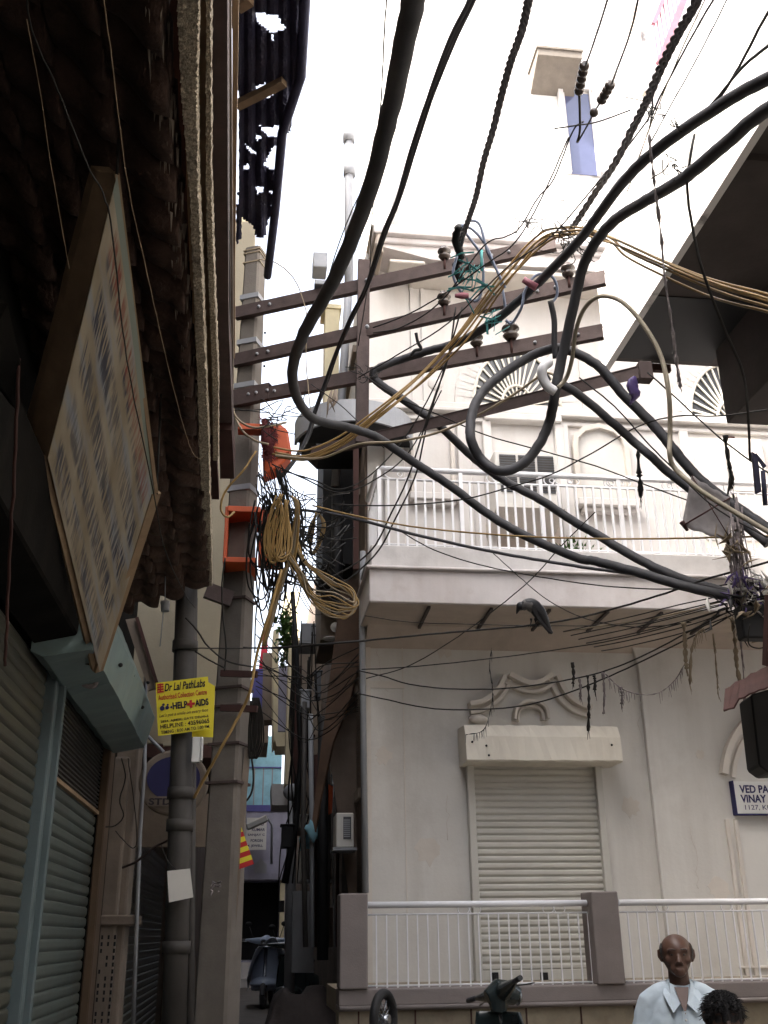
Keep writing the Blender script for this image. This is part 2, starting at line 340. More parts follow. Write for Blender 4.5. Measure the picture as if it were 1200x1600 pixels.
# thin settlement groove strip left of the shutter
w = MB(); xg = P10(632, 1200).x; w.box((xg-.006, 10.493, 1.2), (xg+.006, 10.52, 4.5)); w.box((XL, 10.492, 1.0), (XL+.05, 10.52, 4.6)); obj('plaster_bead', w, 'trim', house)

# --- roller shutter
sh = thing('roller_shutter', None, None, (0, 0, 0)); sh.parent = house; ROOT[sh.name] = V((3.5, 11.5, 0))
del_keys = None
xa, xb = P10(744, 1350).x, P10(938, 1350).x; za = P10(840, 1540).z; zb = P10(840, 1190).z
def slats(x0, x1, z0, z1, y, n, amp, axis='x'):
    def fn(u, v):
        k = v*n; fr = k-math.floor(k); off = amp*(min(1, math.sin(math.pi*min(1, fr/.80))*1.5) if fr < .80 else -.5)
        z = z0+(z1-z0)*v
        return V((x0+(x1-x0)*u, y-off, z)) if axis == 'x' else V((y+off, x0+(x1-x0)*u, z))
    return MB().grid(fn, 1, n*8, smooth=False)
sl = slats(xa, xb, za+.14, zb+.06, 10.47, 31, .013); obj('slats', sl, 'shut', sh, fix=False)
w = MB(); w.box((xa, 10.455, za-.02), (xb, 10.475, za+.14)); obj('bottom_panel', w, 'shut', sh, bevel=.004)
for px in (771, 848):
    w = MB(); p = P10(px, 1528); w.box((p.x-.035, 10.43, p.z-.06), (p.x+.035, 10.453, p.z+.05)); w.box((p.x-.012, 10.41, p.z-.03), (p.x+.012, 10.43, p.z+.03)); obj('lock_plate', w, 'drk', sh)
for x, dx in ((xa, -.07), (xb, .07)):
    w = MB(); w.box((x, 10.40, 1.0), (x+dx, 10.5, zb+.1)); obj('guide_rail', w, 'shut', sh, bevel=.004)
hx0, hx1 = Y(725, 1160, 10.2).x, Y(965, 1160, 10.2).x; hz0 = Y(845, 1188, 10.12).z; hz1 = Y(845, 1135, 10.2).z
w = MB()
def hoodsec(x): return [V((x, 10.5, hz1+.02)), V((x, 10.16, hz1-.0)), V((x, 10.11, hz1-.12)), V((x, 10.10, hz0)), V((x, 10.12, hz0-.015)), V((x, 10.5, hz0-.015))]
A = hoodsec(hx0); nn = 24; vs = []; 
for i in range(nn+1):
    t = i/nn; x = hx0+(hx1-hx0)*t; vs += [p+V((0, random.uniform(-.006, .006), random.uniform(-.004, .004))) for p in hoodsec(x)]
w.add(vs, [(i*6+k, (i+1)*6+k, (i+1)*6+k+1, i*6+k+1) for i in range(nn) for k in range(5)]+[tuple(range(6)), tuple(range(nn*6+5, nn*6-1, -1))])
obj('shutter_hood', w, 'hood', sh)
w = MB()
for px, py in ((738, 1159), (760, 1165), (764, 1180), (956, 1164)):
    p = Y(px, py, 10.1); w.ell(p, (.012, .012, .012), 8, 6)
obj('rivet', w, 'drk', sh)

# --- old plaster patches and hairline cracks on the wall
rs = random.Random(44)
for k, (px, py, r_) in enumerate(((600, 1180, .09), (668, 1330, .13), (985, 1260, .10), (1090, 1180, .05), (690, 1010, .12), (1120, 1390, .12))):
    c = P10(px, py); yy = 10.4965 if px < 1020 else 10.4365; w = MB(); n_ = 18; w.prism([V((c.x+math.cos(i*2*math.pi/n_)*r_*rs.uniform(.7, 1.2), yy, c.z+math.sin(i*2*math.pi/n_)*r_*rs.uniform(.6, 1.3))) for i in range(n_)], (0, .02, 0)); obj('plaster_patch', w, 'trim', house)
for k, (px, py, ln) in enumerate(((590, 1010, 9), (700, 1240, 7), (1000, 1100, 8), (1075, 1290, 10), (940, 1010, 6), (655, 1450, 6))):
    c = P10(px, py); yy = 10.497 if px < 1020 else 10.437; pts = [V((c.x, yy, c.z))]
    for i in range(ln): pts.append(pts[-1]+V((rs.uniform(-.035, .035), 0, -rs.uniform(.03, .09))))
    w = MB(); w.tube(pts, .0014, 4); obj('crack', w, 'soffit', house)
w = MB(); a = P10(578, 1070); w.box((a.x, 10.485, a.z-.035), (a.x+.36, 10.497, a.z+.035)); obj('vent_cover', w, 'trim', house)
# --- mouldings
def mould(pl, r1, y=10.47, m='trim', name='moulding', parent=house, closed=False):
    pts = crom([Y(px, py, y) for px, py in pl], 5); w = MB()
    n = len(pts)
    prof = [(-r1, 0.03), (-r1, -.05), (-r1*.45, -.06), (-r1*.35, -.025), (r1*.15, -.025), (r1*.25, -.115), (r1, -.125), (r1, .03)]
    vs = []
    for i, p in enumerate(pts):
        t = (pts[min(i+1, n-1)]-pts[max(i-1, 0)]).normalized(); nn = V((-t.z, 0, t.x))
        for a, b in prof: vs.append(p+nn*a+V((0, b, 0)))
    k = len(prof); w.add(vs, [(i*k+j, i*k+(j+1)%k, (i+1)*k+(j+1)%k, (i+1)*k+j) for i in range(n-1) for j in range(k)]+[tuple(range(k-1, -1, -1)), tuple(range((n-1)*k, n*k))])
    return obj(name, w, m, parent)
mould([(733, 1108), (752, 1104), (770, 1093), (783, 1078), (791, 1061)], .060)
mould([(791, 1061), (812, 1072), (830, 1076), (848, 1071), (863, 1060)], .060, y=10.465)
mould([(863, 1060), (873, 1082), (889, 1100), (905, 1109), (920, 1113)], .060)
mould([(805, 1127), (807, 1112), (816, 1103), (828, 1101), (840, 1104), (848, 1112), (850, 1126)], .035)
mould([(1134, 1213), (1137, 1190), (1145, 1166), (1158, 1145), (1178, 1124), (1205, 1108), (1240, 1102), (1275, 1112), (1300, 1135)], .09)
w = MB(); p = Y(733, 1110); w.ell(p+V((.08, -.05, -.1)), (.10, .05, .05), 12, 8); obj('corbel', w, 'trim', house)
w = MB()
for px in (1146, 1160): p = P10(px, 1400); w.box((p.x-.02, 10.405, 1.0), (p.x+.02, 10.45, P10(px, 1281).z))
for py in (1511, 1526): p = P10(1170, py); w.box((P10(1150, py).x, 10.402, p.z-.012), (P10(1150, py).x+2.2, 10.45, p.z+.012))
obj('door_panel_frame', w, 'trim', house, bevel=.005)

# --- name board on the wall
nb = thing('name_board', 'white enamel name board with navy capitals fixed below the arched moulding', 'sign', Y(1145, 1272, 10.38))
a = Y(1143, 1222, 10.40); b = Y(1143, 1272, 10.40); wdt = 1.35; hgt = a.z-b.z
w = MB(); w.box((a.x, 10.36, b.z), (a.x+wdt, 10.44, a.z)); obj('board', w, 'signw', nb, bevel=.004)
text(nb, 'VED PARK', (a.x+.055, 10.36, a.z-hgt*.36), (1,0,0), (0,0,1), .44, hgt*.25, 'navy', bold=.03)
text(nb, 'VINAY GU', (a.x+.055, 10.36, a.z-hgt*.66), (1,0,0), (0,0,1), .43, hgt*.25, 'navy', bold=.03)
text(nb, '1127, KUCHA', (a.x+.09, 10.36, a.z-hgt*.90), (1,0,0), (0,0,1), .46, hgt*.17, 'navy')
w = MB(); w.box((a.x-.012, 10.355, b.z-.01), (a.x, 10.445, a.z+.01)); w.box((a.x, 10.357, b.z-.012), (a.x+wdt, 10.444, b.z)); obj('edge_trim', w, 'navy', nb)

# --- balcony
zs0 = Y(575, 940, 9.5).z; zs1 = Y(575, 884, 9.5).z; zk = Y(592, 852, 9.55).z
bx0 = Y(577, 900, 9.5).x
w = MB(); w.box((bx0, 9.5, zs0), (XR, 10.5, zs1-.03)); 
obj('balcony_slab', w, 'slab', house, bevel=.012, seg=2)
w = MB(); w.box((bx0-.03, 9.46, zs1-.03), (XR, 10.5, zs1+.0)); obj('slab_lip', w, 'slab', house, bevel=.008)
w = MB(); w.box((bx0+.02, 9.53, zs1), (XR, 9.68, zk)); w.box((bx0+.02, 9.68, zs1), (bx0+.17, 10.5, zk)); obj('balcony_kerb', w, 'kerb', house, bevel=.01)
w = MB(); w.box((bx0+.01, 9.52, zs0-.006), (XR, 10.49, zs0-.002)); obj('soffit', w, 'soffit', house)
rib = [(450, 682, 668), (795, 785, 767), (1140, 883, 860)]
for px, qx in ((683, 668), (787, 768), (884, 860), (983, 955), (1075, 1045), (1172, 1135)):
    p = Z(px, 924, zs0-.006); q = Z(qx, 950, zs0-.006); w = MB(); w.bar((p.x, 9.56, zs0-.02), (p.x+.02, 10.45, zs0-.02), .03, .024); obj('soffit_rib', w, 'soffd', house)
# bracket slope under the slab against the wall
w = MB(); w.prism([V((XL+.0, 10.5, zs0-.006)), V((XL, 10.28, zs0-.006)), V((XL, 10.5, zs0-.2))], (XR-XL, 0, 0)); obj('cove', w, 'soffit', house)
rl = thing('balcony_railing', None, None); rl.parent = house; ROOT[rl.name] = V((3.5, 11.5, 0))
yr = 9.62; zt = Y(592, 732, yr).z; zt2 = Y(595, 748, yr).z; rx0 = Y(592, 740, yr).x
w = MB(); w.tube([(rx0, yr, zt), (XR, yr, zt)], .03, 10); w.tube([(rx0, yr, zt), (rx0-.02, 10.48, zt)], .03, 10); obj('top_rail', w, 'white', rl)
w = MB(); w.tube([(rx0, yr, zt2), (XR, yr, zt2)], .013, 6); w.tube([(rx0, yr, zt2), (rx0, 10.48, zt2)], .013, 6); w.tube([(rx0, yr, zk+.04), (XR, yr, zk+.04)], .012, 6); obj('mid_rail', w, 'white', rl)
x = rx0; k = 0; step = 14.6/1600*(9.62*.93+1.5)
while x < 6.6:
    w = MB(); r = .011 if k % 9 else .02; w.box((x-r, yr-r, zk-.01), (x+r, yr+r, zt2 if k % 9 else zt)); obj('baluster', w, 'white', rl); x += step; k += 1
for k in range(7):
    yy = yr+.12+k*.12; w = MB(); w.box((rx0-.01, yy-.01, zk), (rx0+.01, yy+.01, zt2)); obj('baluster', w, 'white', rl)
def ring(mb, c, r, rt, sx=1.0, n=18, a0=0, a1=2*math.pi):
    mb.tube([V(c)+V((math.cos(a0+(a1-a0)*i/n)*r*sx, 0, math.sin(a0+(a1-a0)*i/n)*r)) for i in range(n+1)], rt, 5, cap=False)
for px in (620, 768, 857, 885, 950, 965, 1040, 1055, 1135):
    w = MB(); c = Y(px, 742, yr); c.z = (zt+zt2)/2; ring(w, c, .055, .008, 1.0 if px not in (620, 885, 965) else 2.4); ring(w, c+V((.03, 0, 0)), .025, .006); obj('scroll', w, 'white', rl)

# --- upper storey features
def fan(cx, cz, rx, rz, y=10.5, left=True):
    f = thing('fanlight_window', None, None); f.parent = house; ROOT[f.name] = V((3.5, 11.5, 0))
    n = 28
    w = MB(); arc = [V((cx+math.cos(math.pi*i/n)*rx, y-.012, cz+math.sin(math.pi*i/n)*rz)) for i in range(n+1)]; w.prism(arc, (0, .006, 0)); obj('glass', w, 'glassd', f)
    w = MB()
    for i in range(1, 18):
        t = math.pi*i/18; r0 = .36
        w.bar((cx+math.cos(t)*rx*r0, y-.03, cz+math.sin(t)*rz*r0), (cx+math.cos(t)*rx*.98, y-.03, cz+math.sin(t)*rz*.98), .022, .02, up=V((0,1,0)))
    for i in range(1, 10):
        t = math.pi*i/10
        w.bar((cx+math.cos(t)*rx*.05, y-.03, cz+math.sin(t)*rz*.05), (cx+math.cos(t)*rx*.36, y-.03, cz+math.sin(t)*rz*.36), .016, .02, up=V((0,1,0)))
    for rr in (.36, .99): w.tube([V((cx+math.cos(math.pi*i/n)*rx*rr, y-.032, cz+math.sin(math.pi*i/n)*rz*rr)) for i in range(n+1)], .02, 6)
    w.bar((cx-rx, y-.03, cz), (cx+rx, y-.03, cz), .05, .05); obj('glazing_bars', w, 'hood', f)
    w = MB()
    for rr, d, th in ((1.10, .05, .07), (1.24, .09, .06)):
        pts = [V((cx+math.cos(math.pi*i/n)*(rx+ (rr-1)*rx), y, cz+math.sin(math.pi*i/n)*(rz+(rr-1)*rx))) for i in range(n+1)]
        for i in range(n): w.bar(pts[i], pts[i+1], d*2, th, up=V((0,1,0)), ext=.004)
    obj('archivolt', w, 'creamup', f)
p = P10(808, 638); q = P10(808, 548); l = P10(739, 636)
fan(p.x, p.z, p.x-l.x, q.z-p.z)
l2 = P10(1078, 655); fan(l2.x+(p.x-l.x), l2.z-.02, p.x-l.x, q.z-p.z)
fan(l2.x+(p.x-l.x)+2.35, l2.z-.02, p.x-l.x, q.z-p.z)
zb0 = P10(800, 652).z; zb1 = P10(800, 640).z
w = MB()
w.box((XL+.03, 10.40, zb0), (XR, 10.5, zb0+.05)); w.box((XL+.03, 10.44, zb0+.05), (XR, 10.5, zb1+.03)); w.box((XL+.03, 10.46, zb0-.10), (XR, 10.5, zb0-.05)); obj('string_course', w, 'creamup', house, bevel=.008)
zf = zs1+.02
def pil(px0, px1, d, z1=None, nm='pilaster'):
    w = MB(); w.box((P10(px0, 750).x, 10.5-d, zf), (P10(px1, 750).x, 10.5, (z1 or zb0-.1))); obj(nm, w, 'creamup', house, bevel=.01)
pil(600, 632, .05); pil(716, 737, .05); pil(876, 892, .07); pil(1068, 1082, .06)
z2 = P10(800, 470).z
# vertical bays above the string course
for px in (645, 662, 905, 1040): w = MB(); x = P10(px, 560).x; w.box((x-.02, 10.475, zb1+.05), (x+.02, 10.5, 9.2)); obj('wall_rib', w, 'creamup', house)
# round boss
w = MB(); c = P10(680, 600); w.ell(c, (.09, .03, .09), 18, 10); obj('boss', w, 'creamup', house)
# recessed panels and sills
def panel(px0, px1, py0, py1, sill=True, nm='window_panel'):
    a = P10(px0, py1); b = P10(px1, py0); w = MB()
    for (u0, v0, u1, v1) in ((a.x, a.z, a.x+.05, b.z), (b.x-.05, a.z, b.x, b.z), (a.x+.05, b.z-.05, b.x-.05, b.z)): w.box((u0, 10.455, v0), (u1, 10.5, v1))
    o = obj(nm, w, 'trim', house, bevel=.006)
    if sill: w = MB(); w.box((a.x-.03, 10.36, a.z-.08), (b.x+.03, 10.5, a.z)); w.box((a.x+.02, 10.40, a.z-.13), (b.x-.02, 10.5, a.z-.081)); obj('sill', w, 'creamup', house, bevel=.008)
panel(642, 708, 668, 775)
# niche with pointed arch
a = P10(908, 785); b = P10(972, 700); cx = (a.x+b.x)/2; hw = (b.x-a.x)/2; ztop = P10(935, 672).z; zsp = P10(910, 700).z
def arch(hw, ext, zt): return [(cx-hw, a.z), (cx-hw, zsp), (cx-hw*.93, zsp+(zt-zsp)*.45), (cx-hw*.6, zsp+(zt-zsp)*.8), (cx, zt), (cx+hw*.6, zsp+(zt-zsp)*.8), (cx+hw*.93, zsp+(zt-zsp)*.45), (cx+hw, zsp), (cx+hw, a.z)]
inn = arch(hw, 0, ztop); out = arch(hw+.06, 0, ztop+.06)
w = MB()
for i in range(len(inn)-1):
    q = [inn[i], inn[i+1], out[i+1], out[i]]; w.prism([V((x, 10.43, z)) for x, z in q], (0, .07, 0))
obj('niche_moulding', w, 'trim', house)
w = MB(); w.prism([V((x, 10.489, z)) for x, z in inn], (0, .006, 0)); obj('niche', w, 'cream', house)
w = MB(); w.box((a.x-.08, 10.34, a.z-.09), (b.x+.1, 10.5, a.z-.0)); w.box((a.x-.02, 10.40, a.z-.15), (b.x+.04, 10.5, a.z-.091)); obj('sill', w, 'creamup', house, bevel=.01)
# window with air conditioner
a = P10(768, 838); b = P10(868, 668); 
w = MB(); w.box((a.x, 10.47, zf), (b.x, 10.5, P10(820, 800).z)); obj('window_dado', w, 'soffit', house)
for px, w2 in ((760, .05), (873, .05)): w = MB(); x = P10(px, 700).x; w.box((x-w2, 10.42, zf), (x+w2, 10.5, zb0-.1)); obj('window_frame', w, 'creamup', house, bevel=.008)
w = MB(); x0_, x1_ = P10(757, 700).x, P10(877, 700).x; zz = P10(820, 664).z; w.box((x0_, 10.38, zz), (x1_, 10.5, zz+.09)); obj('window_hood', w, 'creamup', house, bevel=.01)
ac = thing('window_air_conditioner', 'white air conditioner with dark louvres poking out behind the balcony rail', 'air conditioner', Y(822, 800, 10.2))
a = Y(778, 793, 9.98); b = Y(872, 707, 9.98)
w = MB(); w.box((a.x, 10.0, a.z), (b.x, 10.5, b.z)); obj('casing', w, 'offw', ac, bevel=.012)
n = 0
for k in range(3):
    x0_ = a.x+.05+(b.x-a.x-.08)*k/3; x1_ = x0_+(b.x-a.x-.08)/3-.03
    w = MB(); w.box((x0_, 9.985, a.z+.2), (x1_, 9.999, b.z-.05)); g1 = obj('louvre_grille', w, 'glassd', ac)
    w = MB()
    for j in range(14): zz = a.z+.22+(b.z-a.z-.27)*j/14; w.box((x0_, 9.979, zz), (x1_, 9.985, zz+.012))
    obj('louvre', w, 'pipe', g1)
w = MB(); w.prism([V((a.x-.02, 9.95, a.z)), V((a.x-.02, 10.5, a.z)), V((a.x-.02, 10.5, a.z-.16))], (b.x-a.x+.04, 0, 0)); obj('stand', w, 'trim', ac)
# right hand louvred doors on the balcony
for k, (p0, p1) in enumerate(((1093, 1132), (1150, 1186))):
    a = P10(p0, 850); b = P10(p1, 690); w = MB(); w.box((a.x, 10.44, zf), (b.x, 10.5, b.z)); d = obj('balcony_door', w, 'hood', house, bevel=.01)
    w = MB()
    for v0, v1 in ((.06, .32), (.36, .62), (.66, .94)):
        H_ = b.z-zf; w.box((a.x+.05, 10.425, zf+H_*v0), (b.x-.05, 10.44, zf+H_*v1))
    obj('door_panel', w, 'creamup', d, bevel=.012)
w = MB(); x = P10(1141, 700).x; w.box((P10(1138, 700).x, 10.46, zf), (P10(1148, 700).x, 10.5, P10(1140, 684).z)); obj('door_gap', w, 'rustd', house)
# potted plant on the balcony
pp = thing('potted_plant', 'small green potted plant behind the balcony railing', 'plant', Y(895, 850, 10.0))
c = Y(893, 856, 10.0); c.z = zf; w = MB(); w.lathe(c, c+V((0,0,.2)), [(0, .07), (.9, .1), (.91, .115), (1, .115)], 12); obj('pot', w, 'jamb', pp)
w = MB(); rs = random.Random(3)
for i in range(120):
    d = V((rs.gauss(0, .6), rs.gauss(0, .6), rs.uniform(.3, 1.3))).normalized(); p = c+V((0,0,.18))+d*rs.uniform(.1, .36); s = d.cross(V((0,0,1))).normalized()*.02
    w.add([p-s, p+d*.03-s*.3+V((0,0,.01)), p+d*.09+V((0,0,-.01)), p+s], [(0, 1, 2, 3)])
for i in range(9): d = V((rs.gauss(0, .4), rs.gauss(0, .4), 1)).normalized(); w.tube([c+V((0,0,.15)), c+V((0,0,.15))+d*.3], .004, 4)
obj('leaves', w, 'green', pp, fix=False)

# --- roof cornice
zc0 = Y(600, 396, 9.95).z; zc1 = Y(600, 350, 9.9).z; cxl = Y(584, 370, 9.9).x
w = MB(); w.box((cxl, 9.9, zc1-.12), (XR, 10.5, zc1)); w.box((cxl+.04, 9.97, zc1-.2), (XR, 10.5, zc1-.12)); obj('cornice_top', w, 'slab', house, bevel=.02, seg=2)
w = MB(); rs = random.Random(5); N_ = 40; 
bot = [(cxl+.10+(XR-cxl-.1)*i/N_, (zc0 if i > 2 else zc0+.15-.05*i)+rs.uniform(-.015, .015)) for i in range(N_+1)]
w.prism([V((x, 10.02, z)) for x, z in bot]+[V((XR, 10.02, zc1-.2)), V((cxl+.1, 10.02, zc1-.2))], (0, .48, 0)); obj('cornice_face', w, 'slab', house)
w = MB(); w.box((cxl+.2, 10.0, zc0-.07), (cxl+.62, 10.3, zc0-.03)); w.box((cxl+.5, 10.05, zc0-.09), (XR, 10.5, zc0-.03)); obj('cornice_soffit', w, 'trim', house, bevel=.008)
# sloping crumbly end of the cornice
w = MB(); w.prism([V((cxl-.04, 9.93, zc1+.02)), V((cxl+.1, 9.93, zc1+.02)), V((cxl+.12, 9.93, zc0)), V((cxl+.02, 9.93, zc0+.12)), V((cxl+.04, 9.93, zc0+.3))], (0, .56, 0)); obj('broken_end', w, 'soffit', house, bevel=.02)
# set back attic with blue window and chajja
w = MB(); ax0 = Y(622, 300, 11.3).x; w.box((ax0, 11.3, 9.3), (XR, 16, 18.5)); obj('attic_wall', w, 'rwhite', house)
aw = thing('attic_window', None, None); aw.parent = house; ROOT[aw.name] = V((3.5, 11.5, 0))
def quadY(pl, y, d, mb=None): mb = mb or MB(); return mb.prism([Y(px, py, y) for px, py in pl], (0, d, 0))
a = Y(886, 272, 11.3); b = Y(915, 148, 11.3); c = Y(931, 272, 11.3)
x0_ = Y(886, 210, 11.3).x; x1_ = Y(926, 210, 11.3).x
w = MB(); w.box((x0_, 11.285, a.z), (x1_, 11.295, b.z)); obj('blue_pane', w, 'blueglass', aw)
w = MB(); w.box((x0_-.10, 11.2, a.z), (x0_-.03, 11.3, b.z+.14)); w.box((x0_-.03, 11.24, a.z), (x0_, 11.3, b.z+.05)); w.box((x0_-.03, 11.24, b.z+.05), (x1_+.06, 11.3, b.z+.14)); w.box((x1_, 11.25, a.z), (x1_+.03, 11.3, b.z+.05)); obj('window_frame', w, 'kerb', aw)
w = MB(); a = Y(843, 108, 10.8); b = Y(912, 110, 10.8); zc = Y(850, 76, 10.8).z; w.box((a.x, 10.8, zc-.12), (b.x, 11.3, zc)); w.box((a.x-.02, 10.78, zc), (b.x+.02, 11.3, zc+.04))
w.prism([V((a.x, 10.83, zc-.12)), V((a.x, 11.3, zc-.12)), V((a.x, 11.3, zc-.38))], (b.x-a.x, 0, 0)); obj('window_canopy', w, 'conc', aw)
w = MB(); w.prism([Y(985, 5, 11.2), Y(995, 5, 11.2), Y(1012, 142, 11.2), Y(1006, 142, 11.2)], (0, .1, 0)); obj('downpipe', w, 'soffit', house)
# pipe clamp column and roof vent pipe
w = MB(); w.tube([Y(545, 450, 11.6), Y(545, 340, 11.6), Y(545, 215, 11.6)], .06, 10); w.tube([Y(545, 222, 11.6), Y(545, 204, 11.6)], .085, 10); w.tube([Y(546, 275, 11.6), Y(546, 258, 11.6)], .085, 10); w.tube([Y(545, 450, 11.6), Y(538, 560, 11.6), Y(524, 760, 11.6)], .055, 8)
tobj('vent_pipe', w, 'grey', 'tall capped grey vent pipe rising into the white sky left of the cornice', 'pipe')
w = MB(); w.tube([Y(567, 862, 10.38), Y(566, 1000, 10.38), Y(571, 1395, 10.38)], .032, 10); w.tube([Y(567, 905, 10.38), Y(578, 872, 9.9), Y(584, 858, 9.6)], .03, 10)
tobj('corner_pipe', w, 'grey', 'thin blue-grey pipe running down the edge of the cream wall to the porch pillar', 'pipe')

# ================================================================== PORCH WALL AND RAILINGS
porch = thing('porch_wall', 'mauve rendered porch wall with square pillars and a stone tiled base', 'wall', (3.5, 9.2, 0))
pz1 = Y(575, 1545, 9).z; pz0 = Y(575, 1572, 9).z; px0 = Y(530, 1500, 9).x
w = MB(); w.box((px0, 9.0, pz0), (XR, 9.3, pz1)); obj('coping', w, 'pink', porch, bevel=.012, seg=2)
w = MB(); w.box((px0, 8.96, pz0-.035), (XR, 9.3, pz0)); w.tube([(px0, 8.95, pz0-.012), (XR, 8.95, pz0-.012)], .018, 8); obj('ledge', w, 'pink', porch)
w = MB(); w.box((px0, 9.0, 0), (XR, 9.3, pz0-.035)); obj('stone_base', w, 'tile', porch)
w = MB()
for k in range(20): x = px0+.15+k*.455; w.box((x, 8.99, 0), (x+.012, 9.0, pz0-.036))
obj('tile_joint', w, 'rustd', porch)
w = MB(); w.box((px0+.01, 9.3, pz1-.2), (XR, 10.5, pz1-.02)); obj('porch_floor', w, 'tile', porch)
pzt = Y(552, 1396, 8.98).z
for a_, b_ in ((531, 575), (930, 973)):
    xa_, xb_ = Y(a_, 1480, 8.96).x, Y(b_, 1480, 8.96).x; w = MB(); w.box((xa_, 8.96, pz1-.0), (xb_, 9.26, pzt)); pl_ = obj('pillar', w, 'pink', porch, bevel=.012, seg=2)
xp = [Y(575, 1480, 9.1).x, Y(930, 1480, 9.1).x, Y(973, 1480, 9.1).x, 8.0]
for s in (0, 2):
    pr = thing('porch_railing', ('white tubular railing with thin bars between the two mauve porch pillars' if s == 0 else 'white tubular railing right of the mauve pillar, behind the balding man'), 'railing', ((xp[s]+xp[s+1])/2, 9.12, pz1))
    x0_, x1_ = xp[s], xp[s+1]; zt = Y(700, 1413, 9.1).z; z2_ = Y(700, 1428, 9.1).z
    w = MB(); w.tube([(x0_, 9.1, zt), (x1_, 9.1, zt+.0)], .026, 12); obj('handrail', w, 'white', pr)
    w = MB(); w.tube([(x0_, 9.1, z2_), (x1_, 9.1, z2_)], .008, 6); w.tube([(x0_, 9.1, pz1+.015), (x1_, 9.1, pz1+.015)], .008, 6); obj('mid_rail', w, 'white', pr)
    n = int((x1_-x0_)/.0865)
    for k in range(n):
        x = x0_+.07+k*.0865
        if x > x1_-.03: break
        w = MB(); w.box((x-.006, 9.094, pz1), (x+.006, 9.106, z2_)); obj('bar', w, 'white', pr)
    for f_ in (.42, .80) if s == 0 else (.06, .2, .35):
        w = MB(); c = V((x0_+(x1_-x0_)*f_, 9.1, (zt+z2_)/2-.005)); ring(w, c, .04, .005, 1.2); ring(w, c+V((.1, 0, 0)), .04, .005, 1.2); obj('scroll', w, 'white', pr)

# ================================================================== LEFT SHOP HOUSE
WX = -1.15
shop = thing('shop_house', 'dark shop house with dusty roller shutters under a clay tiled eave', 'house', (-2.5, 3.5, 0))
w = MB(); w.box((-1.7, -7, 10.3), (-6, 6.3, 12.0)); w.box((-1.7, 6.3, 10.3), (-6, 9.75, 16.2)); obj('sun_blocking_block', w, 'pilaster', shop)  # unseen upper blocks, added to keep the sun off the house front
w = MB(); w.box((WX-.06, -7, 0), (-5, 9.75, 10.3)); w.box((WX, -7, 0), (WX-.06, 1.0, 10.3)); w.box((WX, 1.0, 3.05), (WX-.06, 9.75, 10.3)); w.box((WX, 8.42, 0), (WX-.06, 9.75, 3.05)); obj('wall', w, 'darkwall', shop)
def slatsX(y0, y1, z0, z1, x, pitch, amp, m, parent):
    n = max(2, int(round((z1-z0)/pitch)))
    def fn(u, v):
        k = v*n; fr = k-math.floor(k); o = amp*min(1, math.sin(math.pi*min(1, fr/.86))*1.7) if fr < .86 else -amp*1.2
        return V((x+o, y0+(y1-y0)*u, z0+(z1-z0)*v+.003*math.sin(u*5)))
    return obj('slats', MB().grid(fn, 10, n*8, smooth=False), m, parent, fix=False)
yp = 6.05
s1 = thing('roller_shutter', None, None); s1.parent = shop; ROOT[s1.name] = V((-2.5, 3.5, 0))
slatsX(1.0, yp-.12, 0.0, 3.0, WX-.03, .075, .007, 'slatbrn', s1)
s2 = thing('roller_shutter', None, None); s2.parent = shop; ROOT[s2.name] = V((-2.5, 3.5, 0))
zm = X(70, 1205, WX).z
zm = X(110, 1243, WX-.03).z
slatsX(yp+.12, 8.36, 0.0, zm, WX-.03, .073, .007, 'slatgrn', s2)
# openwork band above the slats
w = MB(); n1 = 46; 
ztop = 3.05
for k in range(n1):
    y = yp+.14+(8.34-yp-.14)*k/n1; w.box((WX-.035, y, zm+.02), (WX-.022, y+.012, ztop))
k = 0; z = zm+.02
while z < ztop:
    w.box((WX-.022, yp+.12, z), (WX-.012, 8.36, z+.011)); z += .03
obj('open_mesh_band', w, 'pipe', s2)
w = MB(); w.box((WX-.12, yp+.12, zm+.01), (WX-.05, 8.36, ztop)); obj('mesh_backing', w, 'drk', s2)
w = MB(); w.box((WX-.03, yp+.12, zm), (WX+.0, 8.36, zm+.025)); obj('mesh_bottom_rail', w, 'board', s2)
w = MB(); w.box((WX-.06, yp-.10, 0), (WX+.03, yp+.0, 3.0)); w.box((WX-.06, yp+.0, 0), (WX+.065, yp+.05, 3.0)); obj('guide_post', w, 'post', shop, bevel=.006)
w = MB(); w.box((WX-.06, yp+.05, 0), (WX-.0, yp+.13, 3.0)); obj('guide_channel', w, 'slatgrn', shop, bevel=.004)
w = MB(); w.box((WX-.02, 8.40, 0), (WX+.045, 8.62, 3.02)); w.box((WX-.02, 8.62, 0), (WX+.012, 8.92, 3.02)); obj('door_jamb', w, 'jamb', shop, bevel=.01)
# dark sheet box above the first shutter
w = MB(); w.prism([V((WX, 1.0, 3.0)), V((WX+.22, 1.0, 3.05)), V((WX+.25, 1.0, 3.45)), V((WX, 1.0, 3.55))], (0, yp-1.3, 0)); obj('shutter_box', w, 'darkwall', shop, bevel=.01)
